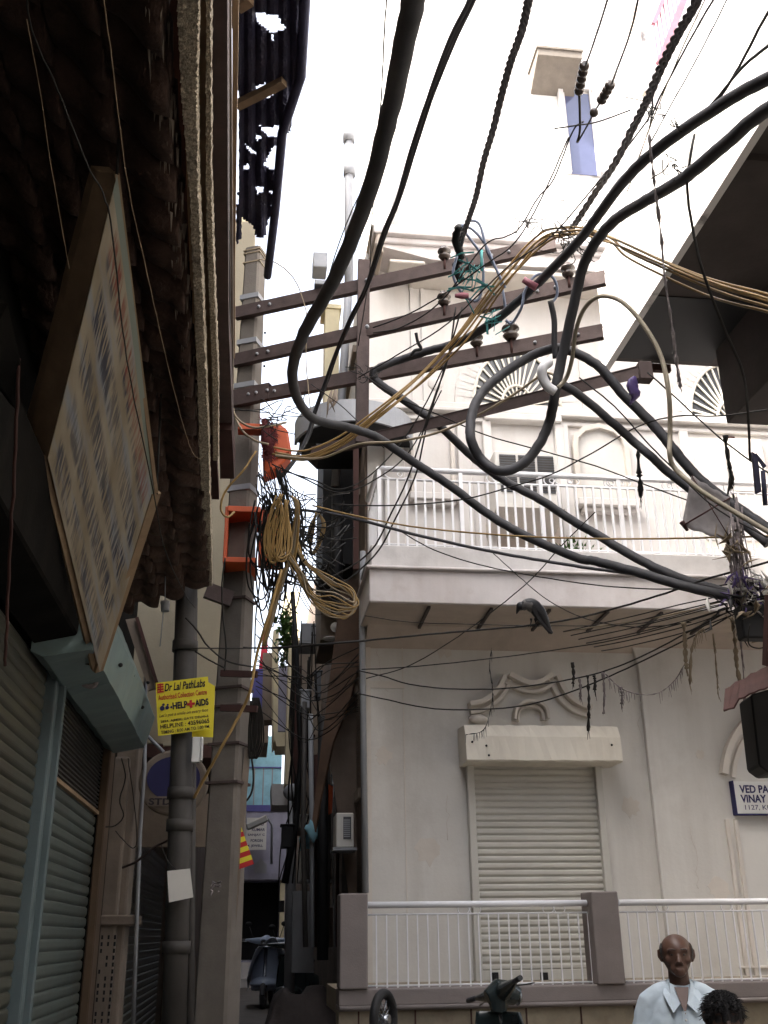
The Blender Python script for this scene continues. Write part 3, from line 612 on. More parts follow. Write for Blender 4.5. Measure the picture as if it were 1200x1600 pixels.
# pale sheet metal shutter hood
hd = MB()
E1 = [X(165, 1185, WX+.0), D(0,0,0)]
y0h, y1h = 5.35, 8.45
def hs(y, s=1): return [V((WX, y, 3.62)), V((WX+.24, y, 3.50)), V((WX+.36, y, 3.22)), V((WX+.30, y, 2.98)), V((WX+.06, y, 2.93)), V((WX, y, 2.96))]
vs = []; n = 20; rs = random.Random(9)
for i in range(n+1): vs += [p+V((rs.uniform(-.005, .005), 0, rs.uniform(-.006, .006))) for p in hs(y0h+(y1h-y0h)*i/n)]
hd.add(vs, [(i*6+k, (i+1)*6+k, (i+1)*6+k+1, i*6+k+1) for i in range(n) for k in range(5)]+[tuple(range(6)), tuple(range(n*6+5, n*6-1, -1))]); obj('shutter_hood', hd, 'teal', shop)
w = MB()
for y, z in ((6.2, 3.02), (7.6, 3.05), (7.9, 3.3), (6.9, 3.12)): w.ell((WX+.345 if z < 3.1 else WX+.34, y, z+.08), (.014, .014, .014), 8, 6)
obj('rivet', w, 'drk', shop)

# clay tiled eave: pan tiles seen from below
def rz(x, y):
    t = (x-WX)/(.8); base = 4.62-.50*t
    return base
w = MB()
y0, y1 = -1.5, 7.55; nx, ny = 60, 520
def tilefn(u, v):
    y = y0+(y1-y0)*v; xe = -.30-.055*v; x = WX+.02+(xe-WX-.02)*u
    row = u*4.2; fr = row-math.floor(row)
    wave = .062*abs(math.sin(math.pi*(y/.24)+.25*math.sin(5*u+y*.7)))+.012*math.sin(17*y+9*u)
    step = .060*(1-fr)
    end = 0
    zw = 3.84+(7.55-y)*.13; ze = 4.13; return V((x, y+.10*fr, zw+(ze-zw)*u-wave+step+.02+.012*math.sin(31*u+3*y)))
w.grid(tilefn, nx, ny, smooth=True); obj('tiled_eave', w, 'tileroof', shop, solid=.03, fix=False)
w = MB()
for k in range(7): x = WX+.08+k*.115; w.bar((x, -1.5, 4.98+(4.25-4.98)*((x-WX)/.82)), (x+.0, 7.4, 3.95+(4.25-3.95)*((x-WX)/.82)), .04, .05)
w.box((-5, -7, 4.75), (-.33, 7.5, 4.82)); obj('roof_batten', w, 'rustd', shop)
# ragged edge bits: broken tile ends hanging at the rim
w = MB(); rs = random.Random(11)
for i in range(620):
    y = rs.uniform(1.0, 7.6); x = -.345-.05*(y/7.6)+rs.uniform(-.035, .035); z = 4.12+rs.uniform(-.02, .05); s = rs.uniform(.006, .024)
    w.add([(x-s*.25, y, z+.02), (x+s*.25, y+s*.4, z+.02), (x+rs.uniform(-.2, .2)*s, y+s*rs.uniform(1.5, 4), z-s*1.5)], [(0, 1, 2)]); 
obj('tile_fragment', w, 'pilaster', shop, fix=False, solid=.003)
# roughcast rim, timber board, beam, rails (each a strip running along the street)
def strip(pl, z, th, m, nm, bevel=0, n=60, wob=0.0, seed=1):
    # pl: list of (px_left, px_right, py) ; plane z ; extruded up by th
    rs = random.Random(seed); L = []; R = []
    pl2 = []
    for i in range(len(pl)-1):
        for k in range(n//(len(pl)-1)):
            t = k/(n//(len(pl)-1)); pl2.append(tuple(pl[i][j]+(pl[i+1][j]-pl[i][j])*t for j in range(3)))
    pl2.append(pl[-1])
    vs = []; 
    for a, b, y in pl2:
        p = Z(a, y, z); q = Z(b, y, z); d = lambda: V((rs.uniform(-wob, wob), 0, rs.uniform(-wob, wob)))
        e = (q-p)*.25
        vs += [p+d(), p+e+d()*.4, q-e+d()*.4, q+d(), q+V((0, 0, th))+d(), p+V((0, 0, th))+d()]
    m_ = len(pl2); w = MB(); w.add(vs, [(i*6+k, i*6+(k+1)%6, (i+1)*6+(k+1)%6, (i+1)*6+k) for i in range(m_-1) for k in range(6)]+[tuple(range(5, -1, -1)), tuple(range((m_-1)*6, m_*6))])
    return obj(nm, w, m, shop, bevel=bevel)
strip([(262, 292, -260), (277, 310, 0), (284, 307, 150), (296, 309, 300), (303, 316, 450), (312, 326, 700), (320, 331, 915)], 4.10, .12, 'rough', 'roughcast_rim', wob=.004, n=420)
strip([(300, 316, -260), (314, 326, 0), (312, 325, 300), (316, 332, 500), (322, 334, 640), (326, 335, 680)], 4.28, .10, 'board', 'fascia_board')
strip([(311, 320, -260), (322, 329, 0), (322, 330, 300), (326, 335, 450), (332, 341, 600), (333, 341, 720)], 4.24, .10, 'rough', 'roughcast_edge', wob=.003, n=300)
strip([(316, 346, -260), (328, 355, 0), (334, 356, 300), (338, 357, 500), (342, 364, 690)], 4.55, .16, 'rust', 'eave_beam')
strip([(342, 362, 672), (344, 366, 748)], 4.50, .20, 'rustd', 'beam_end')
strip([(346, 352, -260), (356, 361, 0), (358, 363, 300), (360, 365, 600)], 4.75, .05, 'pilaster', 'eave_rail')
strip([(353, 366, -260), (363, 373, 0), (363, 370, 200), (362, 367, 420), (362, 367, 560)], 4.9, .05, 'board', 'eave_rail')
strip([(338, 346, -260), (350, 356, 0), (353, 358, 300), (356, 361, 600)], 4.65, .04, 'drk', 'eave_gap')

strip([(262, 330, -260), (283, 340, 0), (292, 340, 300), (300, 345, 500), (316, 345, 680)], 4.66, .03, 'board', 'eave_backing')
# painted board hung under the eave, skewed
K_ = .925
def bp(px, py, t): return O+ray(px, py)*t*6.0*K_
T_, R_, B_, L_ = bp(183, 272, .6431), bp(245, 772, .8791), bp(155, 1050, 1.0), bp(75, 715, .764)
nrm = (R_-T_).cross(L_-T_).normalized()
if nrm.dot(O-T_) < 0: nrm = -nrm
bd = thing('painted_board', 'big weathered shop board with faded rows of painted letters, hung askew under the tiled eave', 'sign board', L_)
w = MB(); n = 24; vs = []; uvs = []; rs = random.Random(4)
for j in range(n+1):
    for i in range(n+1):
        u, v = i/n, j/n; p = T_.lerp(R_, u).lerp(L_.lerp(B_, u), v) + nrm*.006*math.sin(5*u+3*v)
        vs.append(p); uvs.append((u, 1-v))
w.add(vs, [(j*(n+1)+i, j*(n+1)+i+1, (j+1)*(n+1)+i+1, (j+1)*(n+1)+i) for j in range(n) for i in range(n)], True); w.uv = uvs
obj('face', w, M['faded'], bd, fix=False)
e = -nrm*.03
tt = (L_-T_).normalized(); ll = (R_-T_).normalized()
w = MB(); w.prism([T_+e*.3, R_+e*.3, B_+e*.3, L_+e*.3], -nrm*.02); obj('backing', w, 'board', bd)
# thick near end of the frame
a0 = bp(160, 275, .650); a1 = bp(48, 700, .775)
w = MB(); nn = 14; vs = []
for i in range(nn+1):
    t = i/nn; p = T_.lerp(L_, t)-nrm*.002; q = a0.lerp(a1, t)-nrm*.03+ll*rs.uniform(-.008, .008)-V((.004, 0, 0)); vs += [p, q, q-nrm*.04, p-nrm*.05]
w.add(vs, [(i*4+k, i*4+(k+1)%4, (i+1)*4+(k+1)%4, (i+1)*4+k) for i in range(nn) for k in range(4)]+[(3, 2, 1, 0), tuple(range(nn*4, nn*4+4))]); obj('frame_end', w, 'board', bd)
w = MB(); w.bar(R_-nrm*.01, B_-nrm*.01, .05, .02, up=nrm); w.bar(L_-nrm*.035, B_-nrm*.035, .05, .03, up=nrm); w.bar(T_-nrm*.01, R_-nrm*.01, .018, .02, up=nrm); obj('frame', w, 'board', bd)
for a_, b_ in ((T_, T_+V((-.02, .02, .35))), (R_, R_+V((-.02, .02, .55))), (B_-nrm*.05, B_+V((-.25, .05, .1))), (L_-nrm*.05, L_+V((-.22, .0, .05)))): w = MB(); w.tube([a_, b_], .006, 5); obj('hanging_wire', w, 'wire', bd)
w = MB(); w.tube(crom([D(132, 1055, 6.0), D(150, 1060, 6.0), D(146, 1072, 6.0), D(130, 1068, 6.0), D(134, 1052, 6.0), D(148, 1054, 6.0)], 5), .016, 6, smooth=True)
tobj('twine_knot', w, 'rag', 'knotted lump of twine at the lowest corner of the faded board', 'knot')
w = MB(); w.prism([D(-30, 470, 3.3), D(12, 475, 3.3), D(32, 565, 3.4), D(26, 640, 3.5), D(-30, 560, 3.3)], (-.03, .02, .03)); tobj('green_board', w, 'darkwall', 'dim greenish board fragment at the left edge of the picture, under the eave', 'board')
cable('old_rope', 'frayed old rope hanging in the dark at the far left of the picture', [(30, 560, 3.4), (24, 700, 3.5), (16, 850, 3.7), (10, 1000, 3.9), (8, 1040, 3.95)], .006, 'rustd', 'rope', jit=.003)

# torn tin canopy high on the left
tc_ = thing('torn_tin_canopy', 'blackened tin canopy full of torn holes jutting from the top of the left building', 'canopy', (-.2, 5.5, 7.0))
holes = [[(398,18),(436,22),(446,44),(424,52),(402,34)], [(397,134),(411,130),(412,122),(416,138),(428,148),(416,156),(404,146)], [(404,195),(440,197),(432,215),(418,212)], [(398,205),(407,212),(406,222),(400,216)],
  [(410,255),(436,215),(436,265),(416,262)], [(383,222),(390,228),(404,240),(400,242),(386,232)], [(380,258),(388,256),(389,264),(381,266)], [(397,291),(408,288),(413,297),(404,303)], [(420,297),(429,296),(428,306)], [(423,320),(434,315),(434,332)], [(455,137),(474,135),(470,160)], [(428,196),(437,192),(437,204)], [(422,52),(426,52),(428,64),(424,60)]]
outl = [(358,-140),(498,-140),(474,10),(468,120),(456,138),(456,194),(446,210),(440,210),(436,240),(430,330),(418,345),(412,370),(402,372),(396,352),(378,338),(374,380),(370,378),(371,330),(374,180),(362,0)]
def inside(p, poly):
    x, y = p; r = False; j = len(poly)-1
    for i in range(len(poly)):
        xi, yi = poly[i]; xj, yj = poly[j]
        if (yi > y) != (yj > y) and x < (xj-xi)*(y-yi)/(yj-yi)+xi: r = not r
        j = i
    return r
rs = random.Random(2); w = MB(); st = 3.2; idx = {}
def tz(px, py): return 7.0+.016*math.sin(px*.35)+.02*math.sin(py*.06)
nxp = int(145/st); nyp = int(530/st)
jit = {}
for j in range(nyp+1):
    for i in range(nxp+1): jit[i, j] = (357+i*st+rs.uniform(-.8, .8), -142+j*st+rs.uniform(-.8, .8))
for j in range(nyp):
    for i in range(nxp):
        cs = [jit[i, j], jit[i+1, j], jit[i+1, j+1], jit[i, j+1]]; c = (sum(a for a, b in cs)/4, sum(b for a, b in cs)/4)
        if not inside(c, outl) or any(inside(c, h) for h in holes): continue
        f = []
        for k_ in ((i, j), (i+1, j), (i+1, j+1), (i, j+1)):
            if k_ not in idx: idx[k_] = len(w.v); w.v.append(Z(*jit[k_], tz(*jit[k_])))
            f.append(idx[k_])
        w.f.append(tuple(f)); w.sm.append(False)
obj('tin_sheet', w, 'tin', tc_, solid=.012, fix=False)
w = MB(); w.tube([Z(478, -30, 6.96), Z(470, 120, 6.96), Z(441, 208, 6.9), Z(430, 330, 6.9), Z(418, 432, 6.9)], .035, 8); obj('gutter_pipe', w, 'tin', tc_)
for q_ in ((370, 165, 444, 128), (372, 12, 392, 0)): w = MB(); w.bar(Z(q_[0], q_[1], 6.93), Z(q_[2], q_[3], 6.93), .06, .05); obj('strut', w, 'board', tc_)

# ================================================================== SECOND BUILDING ON THE LEFT (yellowed plaster, jettied floor)
b2 = thing('yellowed_building', 'building with yellowed plaster upper wall jutting out behind the concrete pole', 'building', (-1.5, 12, 0))
zj = Y(300, 1163, 9.8).z; xr2 = Y(371, 1000, 9.8).x
w = MB(); w.box((xr2, 9.8, zj), (-5, 17, Y(370, 345, 9.8).z)); obj('jettied_wall', w, 'wall2', b2, bevel=.01)
w = MB(); w.box((xr2-.02, 9.805, zj-.12), (-5, 16.9, zj-.001)); obj('jetty_beam', w, 'rustd', b2)
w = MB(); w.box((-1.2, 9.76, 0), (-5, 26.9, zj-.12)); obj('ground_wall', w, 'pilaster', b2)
w = MB(); w.box((-.9, 17, 0), (-5, 26.9, 9)); obj('rear_wall', w, 'alleyr', b2)
w = MB(); w.box((-1.8, 9.9, 9), (-6, 17, 16)); obj('sun_blocking_storey', w, 'pilaster', b2)  # unseen storey, added height that blocks the sun from the left
w = MB(); w.box((-1.3, 9.15, 0), (-.97, 9.5, 3.3)); w.box((-1.3, 9.05, .0), (-1.03, 9.15, 3.0)); obj('pilaster', w, 'pilaster', b2, bevel=.02, seg=2)
a = Y(197, 1440, 9.1); 
w = MB(); w.box((-1.3, 9.02, a.z-.03), (-.88, 9.56, a.z+.05)); obj('pilaster_ledge', w, 'pilaster', b2, bevel=.01)
w = MB()
for r in range(26):
    for c in range(3):
        if random.random() < .75: w.box((-1.14+c*.05, 9.045, a.z-.10-r*.05), (-1.125+c*.05, 9.06, a.z-.13-r*.05))
obj('pierced_hole', w, 'drk', b2)
w = MB(); w.tube([Y(228, 1010, 9.0), Y(226, 1200, 9.0), Y(219, 1300, 9.0), Y(214, 1430, 9.0), Y(208, 1600, 9.0)], .016, 8); obj('white_conduit', w, 'grey', b2)
slb = slatsX(10.3, 15.5, 0.0, 2.55, -1.16, .08, .008, 'slatbrn', b2)
w = MB(); w.prism([Y(222, 1280, 9.9), Y(262, 1282, 9.9), Y(262, 1310, 9.9), Y(240, 1312, 9.9)], (0, .25, 0)); obj('small_hood', w, 'teal', b2)
# slanting fascia between the hood and the yellow sign
w = MB(); w.prism([Y(196, 968, 8.9), Y(215, 965, 8.9), Y(248, 1075, 8.9), Y(232, 1078, 8.9)], (0, .06, 0)); obj('slanted_fascia', w, 'pilaster', b2)
w = MB(); w.bar(Y(214, 965, 8.87), Y(248, 1078, 8.87), .03, .03); obj('fascia_edge', w, 'rustd', b2)
w = MB(); w.prism([Y(215, 960, 9.2), Y(245, 955, 9.2), Y(300, 955, 9.2), Y(300, 1165, 9.2), Y(255, 1165, 9.2), Y(249, 1075, 9.2)], (0, .06, 0)); obj('plaster_return', w, 'wall2', b2)
w = MB(); w.box((-1.15, 9.5, 2.3), (-.35, 9.56, 2.75)); o_ = Y(225, 1275, 9.55); obj('sign_backing', w, 'pilaster', b2)
# sunlit strips of a house further up, seen left of the pole
w = MB(); w.prism([Y(371, 378, 11), Y(378, 335, 11), Y(391, 348, 11), Y(390, 470, 11), Y(384, 520, 11), Y(378, 640, 11), Y(366, 640, 11)], (0, .4, 0))
tobj('timber_frontage', w, 'litw', 'sliver of a sunlit cream and timber upper storey left of the pole top', 'building')

# ================================================================== POLE WITH CROSS ARMS
pole = thing('concrete_pole', 'square concrete electricity pole carrying five rusty cross arms', 'electricity pole', Y(338, 1650, 8.3))
# leaning, tapering, two visible faces
bot = Y(337, 1600, 8.3); top = Y(399, 392, 8.3); dirp = (top-bot)/(top.z-bot.z); bot = bot-dirp*bot.z
w = MB(); n = 30; vs = []; ax = V((math.cos(.42), -math.sin(.42), 0)); ay = V((math.sin(.42), math.cos(.42), 0))
for i in range(n+1):
    t = i/n; c = bot.lerp(top, t); hw_ = .138-.060*t; hd_ = .120-.045*t; ch = .02
    for sx, sy in ((-hw_, -hd_+ch), (-hw_+ch, -hd_), (hw_-ch, -hd_), (hw_, -hd_+ch), (hw_, hd_), (-hw_, hd_)): vs.append(c+ax*sx+ay*sy)
w.add(vs, [(i*6+k, i*6+(k+1)%6, (i+1)*6+(k+1)%6, (i+1)*6+k) for i in range(n) for k in range(6)]+[tuple(range(5, -1, -1)), tuple(range(n*6, n*6+6))]); obj('shaft', w, 'conc', pole)
def polec(z): return bot+dirp*z
def polew(z): t = z/top.z; return .138-.060*t, .120-.045*t
def band(py, th=.05, nm='clamp', m='grey', ext=.012, par=pole):
    z = Y(400-(py-392)*.052, py, 8.3).z; c = polec(z); a_, b_ = polew(z); w = MB()
    pts = [c+ax*sx*(a_+ext)+ay*sy*(b_+ext) for sx, sy in ((-1, -1), (1, -1), (1, 1), (-1, 1))]; w.prism([p-V((0, 0, th/2)) for p in pts], (0, 0, th)); return obj(nm, w, m, par)
for py in (470, 540, 608, 768): band(py)
for py in (940, 1078, 1107, 1165, 1225): band(py, .02, m='rust', ext=.02)
for py in (397, 402, 416): band(py, .012, nm='wire_wrap', m='tanwire', ext=.008)
w = MB()
for px, py in ((342, 1052), (410, 1050), (338, 1106), (406, 1108)): pass
for py in (1052, 1106):
    w = MB(); p = Y(345, py, 8.1); q = Y(402, py+2, 8.0); w.bar(p, q, .03, .05); obj('bracket', w, 'rustd', pole)
w = MB()
for px, py in ((415, 470), (414, 520), (413, 572), (411, 486)): w.ell(Y(px, py, 8.18), (.012, .012, .012), 8, 6)
obj('bolt_hole', w, 'drk', pole)
w = MB(); w.bar(Y(322, 922, 8.1), Y(362, 937, 8.15), .05, .13); obj('wall_strut', w, 'rust', pole)
w = MB(); p = Y(338, 1385, 8.1)
for i in range(14): q = p+V((random.uniform(-.03, .03), -.03, random.uniform(-.05, .05))); w.tube([q, q+V((random.uniform(-.03, .03), -.02, random.uniform(-.04, .03)))], [.008, .003], 4)
obj('rag_tuft', w, 'rag', pole)
w = MB(); w.bar(Y(387, 1170, 8.25), Y(350, 1600, 8.25), .05, .02, up=V((0, 1, 0))); obj('edge_strip', w, 'pilaster', pole)

arms = []
def arm(q0, q1, h, par=pole, nm='cross_arm', m='rust', zref=None, d0=8.22):
    A = Y(*q0, d0); B = Z(*q1, A.z); dd = (B-A).normalized(); side = V((-dd.y, dd.x, 0)); 
    if side.dot(O-A) > 0: side = -side
    w = MB(); w.bar(A, B, .006, h); n_ = side*.028
    w.bar(A+V((0, 0, h/2-.003))+n_, B+V((0, 0, h/2-.003))+n_, .05, .006); w.bar(A-V((0, 0, h/2-.003))+n_, B-V((0, 0, h/2-.003))+n_, .05, .006)
    o = obj(nm, w, m, par); 
    b_ = MB()
    for s in (.25, .36, -.2, -.4, -.55): 
        p = (A+dd*s*1.0 if s > 0 else B+dd*s)-side*.008; b_.ell(p, (.016, .016, .016), 8, 6)
    bo = obj('bolt', b_, 'grey', par); arms.append((A, B, dd, side)); return A, B
for q0, q1 in (((367, 488), (868, 378)), ((364, 562), (945, 432)), ((372, 622), (942, 516))): arm(q0, q1, .122)
arm((362, 622), (420, 610), .16, nm='short_arm')
def armpt(k, px):      # point on cross arm k under picture column px
    A, B, dd, side = arms[k]; best = None
    for i in range(401):
        p = A.lerp(B, i/400); d = p-O; z = d.dot(fwd); x = 600+F_*d.dot(RT)/z
        if best is None or abs(x-px) < best[0]: best = (abs(x-px), p)
    return best[1]
# fourth lower arm, from the steel column to the bracket under the right-hand slab
dd_ = arms[1][2]; A4 = armpt(1, 570); A4 = Y(588, 683, A4.y-.02); B4 = Z(1000, 581, A4.z)
w = MB(); w.bar(A4, B4, .006, .10); w.bar(A4+V((0, .02, .048)), B4+V((0, .02, .048)), .05, .006); obj('lower_arm', w, 'rust', pole)
w = MB(); w.bar(A4+(A4-B4).normalized()*.62, A4, .05, .10); obj('arm_tail', w, 'rust', pole)
# steel column
tp = armpt(0, 569); c0 = Y(569, 405, tp.y-.05); c1 = Y(566, 690, tp.y-.05)
sc_ = thing('steel_column', 'upright rusty steel channel bolted across the cross arms left of the cream wall', 'steel column', c1)
w = MB(); w.bar(c0, c1, .10, .006, up=V((0, 1, 0))); w.bar(c0+V((-.05, .03, 0)), c1+V((-.05, .03, 0)), .006, .06, up=V((0, 1, 0))); w.bar(c0+V((.05, .03, 0)), c1+V((.05, .03, 0)), .006, .06, up=V((0, 1, 0))); obj('channel', w, 'rust', sc_)
w = MB()
for k in range(3):
    p = armpt(k, 569); w.ell(p+V((.02, -.06, 0)), (.02, .02, .02), 8, 6)
obj('bolt', w, 'grey', sc_)
w = MB(); w.bar(Y(556, 690, 8.6), Y(556, 890, 8.6), .05, .05, up=V((0, 1, 0))); tobj('thin_stanchion', w, 'rustd', 'thin brown stanchion below the steel column, in front of the balcony corner', 'stanchion')

# insulators on the arms
def insul(p, label, s=1.0):
    t = thing('pin_insulator', label, 'insulator', p, 'porcelain pin insulators on the cross arms')
    w = MB(); w.lathe(p, p+V((0, 0, .13*s)), [(0, .03*s), (.15, .045*s), (.25, .055*s), (.35, .03*s), (.5, .03*s), (.62, .06*s), (.75, .055*s), (.85, .035*s), (1, .03*s)], 14); obj('porcelain', w, 'ceramic', t)
    w = MB(); w.tube([p-V((0, 0, .1*s)), p+V((0, 0, .02))], .012, 6); obj('pin', w, 'rustd', t)
for k, px, lb in ((0, 695, 'insulator on the topmost cross arm beside the taped cable knot'), (1, 695, 'insulator on the second cross arm below the pink taped joint'), (2, 745, 'half hidden insulator on the third cross arm behind the thick cable'), (2, 800, 'larger insulator standing clear on the third cross arm above the fanlight'), (1, 890, 'insulator near the right end of the second cross arm')):
    insul(armpt(k, px)+V((0, 0, .07)), lb, 1.25 if px == 800 else 1.0)

# bent cross braces behind the left side: small boxes on roofs
w = MB(); c = Y(500, 405, 11.5); w.box((c.x-.09, 11.5, c.z-.12), (c.x+.10, 11.8, c.z+.12)); tobj('lamp_box', w, 'grey', 'small grey lantern-like box against the sky above the first cross arm', 'box', bevel=.01)
w = MB(); p = armpt(0, 500)+V((0, 0, .07)); w.box((p.x-.05, p.y-.05, p.z), (p.x+.09, p.y+.05, p.z+.05)); tobj('steel_plate', w, 'grey', 'flat grey cap on the topmost cross arm next to the thick cable', 'plate', bevel=.005)
w = MB(); w.box((Y(508, 540, 12).x, 12, Y(508, 650, 12).z), (Y(530, 540, 12).x, 12.4, Y(508, 478, 12).z)); w.box((Y(508, 540, 12).x-.05, 11.97, Y(508, 482, 12).z), (Y(530, 540, 12).x+.03, 12.4, Y(508, 476, 12).z)); tobj('timber_door_frame', w, 'litw', 'pale sunlit doorway with wooden frame seen between the cross arms', 'building')

# orange junction boxes on the pole
def jbox(lab, pl, m='orange', zc=0, dep=.2):
    t = thing('junction_box', lab, 'junction box', Y(pl[0][0], pl[-1][1], 8.1))
    return t
j1 = jbox('upper orange junction box on the pole, half buried under dark bristles', [(372, 650), (452, 740)])
w = MB(); a = Y(372, 662, 8.0); b = Y(412, 652, 8.0); w.box((a.x, 7.98, a.z-.06), (b.x, 8.1, a.z+.0)); obj('strap', w, 'orange', j1, bevel=.004)
w = MB(); w.prism([Y(410, 668, 8.0), Y(436, 660, 8.0), Y(450, 672, 8.0), Y(456, 708, 8.0), Y(436, 730, 8.0), Y(412, 740, 8.0)], (0, .22, 0)); obj('box', w, 'orange', j1, bevel=.012)
w = MB(); w.prism([Y(420, 664, 7.97), Y(447, 668, 7.97), Y(453, 706, 7.97), Y(430, 716, 7.97)], (0, .02, 0)); obj('door', w, 'orange', j1, bevel=.008)
w = MB(); rs = random.Random(8)
for i in range(520):
    t = rs.random(); c = Y(415+8*math.sin(t*3)+rs.gauss(0, 5), 655+t*65, 7.88+rs.uniform(-.03, .05)); d = V((rs.gauss(0, 1), rs.gauss(0, .5), rs.gauss(-.2, .8))).normalized()*rs.uniform(.03, .075)*(1.2-.3*t); s = V((.005, 0, .004))
    w.add([c-s, c+s, c+d], [(0, 1, 2)])
w.tube([Y(413, 655, 7.9), Y(418, 690, 7.9), Y(420, 715, 7.9)], [.02, .06, .03], 8)
tobj('bristle_clump', w, 'red2', 'dark red bristly clump like an old brush stuck on the pole above the box', 'brush', fix=False)
j2 = jbox('lower orange junction box strapped round the pole below the clamp', [(355, 790), (440, 880)])
a = Y(358, 792, 8.0); b = Y(404, 792, 8.0); zb_ = Y(360, 880, 8.0).z
w = MB(); w.box((a.x-.01, 7.97, a.z-.05), (b.x+.02, 8.45, a.z)); w.box((a.x-.03, 7.97, zb_), (b.x+.0, 8.45, zb_+.045)); w.box((a.x-.03, 7.985, zb_), (a.x, 8.45, a.z)); obj('strap', w, 'orange', j2, bevel=.004)
w = MB(); w.prism([Y(405, 795, 8.05), Y(436, 795, 8.05), Y(440, 880, 8.05), Y(403, 876, 8.05)], (0, .2, 0)); obj('box', w, 'orange', j2, bevel=.01)
w = MB(); w.prism([Y(412, 803, 8.03), Y(434, 803, 8.03), Y(436, 870, 8.03), Y(411, 868, 8.03)], (0, .02, 0)); obj('door', w, 'orange', j2, bevel=.006)

# soil pipe and yellow sign
sp = thing('soil_pipe', 'thick dark cast iron pipe rising to the tiled eave in front of the shops', 'pipe', Y(272, 1650, 7.7))
p0_ = Y(272, 1600, 7.7); p1_ = Y(293, 880, 7.7); w = MB(); dq = (p1_-p0_)/(p1_.z-p0_.z); g0 = p0_-dq*p0_.z; w.tube([g0, p1_], .082, 18); obj('barrel', w, 'pipe', sp)
w = MB()
for py in (1010, 1240, 1290, 1480): z = Y(280, py, 7.7).z; c = g0+dq*z; w.tube([c-V((0, 0, .04)), c+V((0, 0, .04))], .096, 18)
obj('collar', w, 'pipe', sp)
p0_ = Y(297, 1600, 7.75); p1_ = Y(303, 935, 7.75); w = MB(); dq2 = (p1_-p0_)/(p1_.z-p0_.z); w.tube([p0_-dq2*p0_.z, p1_], .028, 10); obj('side_conduit', w, 'pipe', sp)
sg = thing('yellow_sign', 'bright yellow tin sign reading HELP AIDS in front of the soil pipe', 'sign', Y(285, 1150, 7.55))
def ysign(c4, y, par, nm='plate'):
    w = MB(); w.prism([Y(*c, y) for c in c4], (0, .006, 0)); return obj(nm, w, 'yellow', par)
ysign([(243, 1067), (325, 1057), (330, 1139), (247, 1150)], 7.55, sg)
TL, TR, BL = Y(243, 1067, 7.55), Y(325, 1057, 7.55), Y(247, 1150, 7.55); xd = (TR-TL); yd = (TL-BL); W_ = xd.length; Hh = yd.length
def st_(s, u, v, w_, h_, m, sh=0, bold=0):
    text(sg, s, TL+xd*u-yd*v, xd, yd, W_*w_, Hh*h_, m, shear=sh, bold=bold)
st_('Dr Lal PathLabs', .16, .19, .78, .15, 'ink', .3, .02)
st_('Authorised Collection Centre', .04, .34, .92, .10, 'red', 0, .01)
st_('HELP', .30, .545, .28, .13, 'ink', 0, .04); st_('AIDS', .72, .545, .26, .13, 'ink', 0, .04)
st_("Let's put a smile on every face", .04, .68, .92, .08, 'jamb', .3)
st_('2894, AJMERI GATE DELHI-6', .06, .78, .90, .055, 'ink', 0, .01); st_('HELPLINE : 43596065', .05, .88, .92, .08, 'ink', 0, .01); st_('TIMING : 8:00 AM TO 1:00 PM', .06, .975, .90, .06, 'ink', 0, .01)
w = MB(); c = TL+xd*.645-yd*.485; ux = xd.normalized(); uy = yd.normalized(); nn_ = V((0, -.004, 0))
w.prism([c-ux*.028-uy*.009+nn_, c+ux*.028-uy*.009+nn_, c+ux*.028+uy*.009+nn_, c-ux*.028+uy*.009+nn_], (0, -.002, 0)); w.prism([c-ux*.009-uy*.028+nn_, c+ux*.009-uy*.028+nn_, c+ux*.009+uy*.028+nn_, c-ux*.009+uy*.028+nn_], (0, -.0035, 0)); obj('red_cross', w, 'red', sg)
w = MB(); c = TL+xd*.03-yd*.20+nn_
for k in range(4): w.prism([c+uy*(.018*k), c+ux*.045+uy*(.018*k), c+ux*.045+uy*(.018*k+.011), c+uy*(.018*k+.011)], (0, -.002, 0))
w.prism([c+ux*.018, c+ux*.026, c+ux*.026+uy*.068, c+ux*.018+uy*.068], (0, -.003, 0)); obj('emblem', w, 'red', sg)
w = MB(); c = TL+xd*.05-yd*.55+nn_
for u, v, r in ((.02, .02, .018), (.03, .045, .010), (.055, .02, .014), (.06, .04, .008), (.085, .02, .008)): 
    q = c+ux*u+uy*v; w.prism([q+ux*math.cos(a_)*r+uy*math.sin(a_)*r for a_ in [i*math.pi/5 for i in range(10)]], (0, -.002, 0))
obj('figures', w, 'navy', sg)
s3 = thing('yellow_sign', 'second yellow tin sign mostly hidden behind the first', 'sign', Y(332, 1152, 7.62)); ysign([(326, 1066), (336, 1072), (333, 1152), (300, 1151), (300, 1080)], 7.62, s3)
w = MB(); a = Y(299, 1192, 7.6); b = Y(318, 1153, 7.6); w.box((a.x, 7.56, a.z), (b.x-.015, 7.62, b.z)); w.box((b.x-.015, 7.55, a.z+.01), (b.x, 7.63, b.z)); tobj('meter_box', w, 'signw', 'small white box fixed under the yellow signs', 'box', bevel=.004)
w = MB(); w.prism([Y(261, 1361, 7.5), Y(297, 1357, 7.5), Y(302, 1402, 7.5), Y(264, 1410, 7.5)], (0, .004, 0)); t_ = tobj('paper_tag', w, 'offw', 'blank off-white card hanging on the thick pipe', 'card')
cable('card_string', 'thin string holding the blank card to the pipe', [(252, 1320, 7.0), (262, 1345, 7.0), (282, 1365, 7.0)], .003, 'wire', 'string')
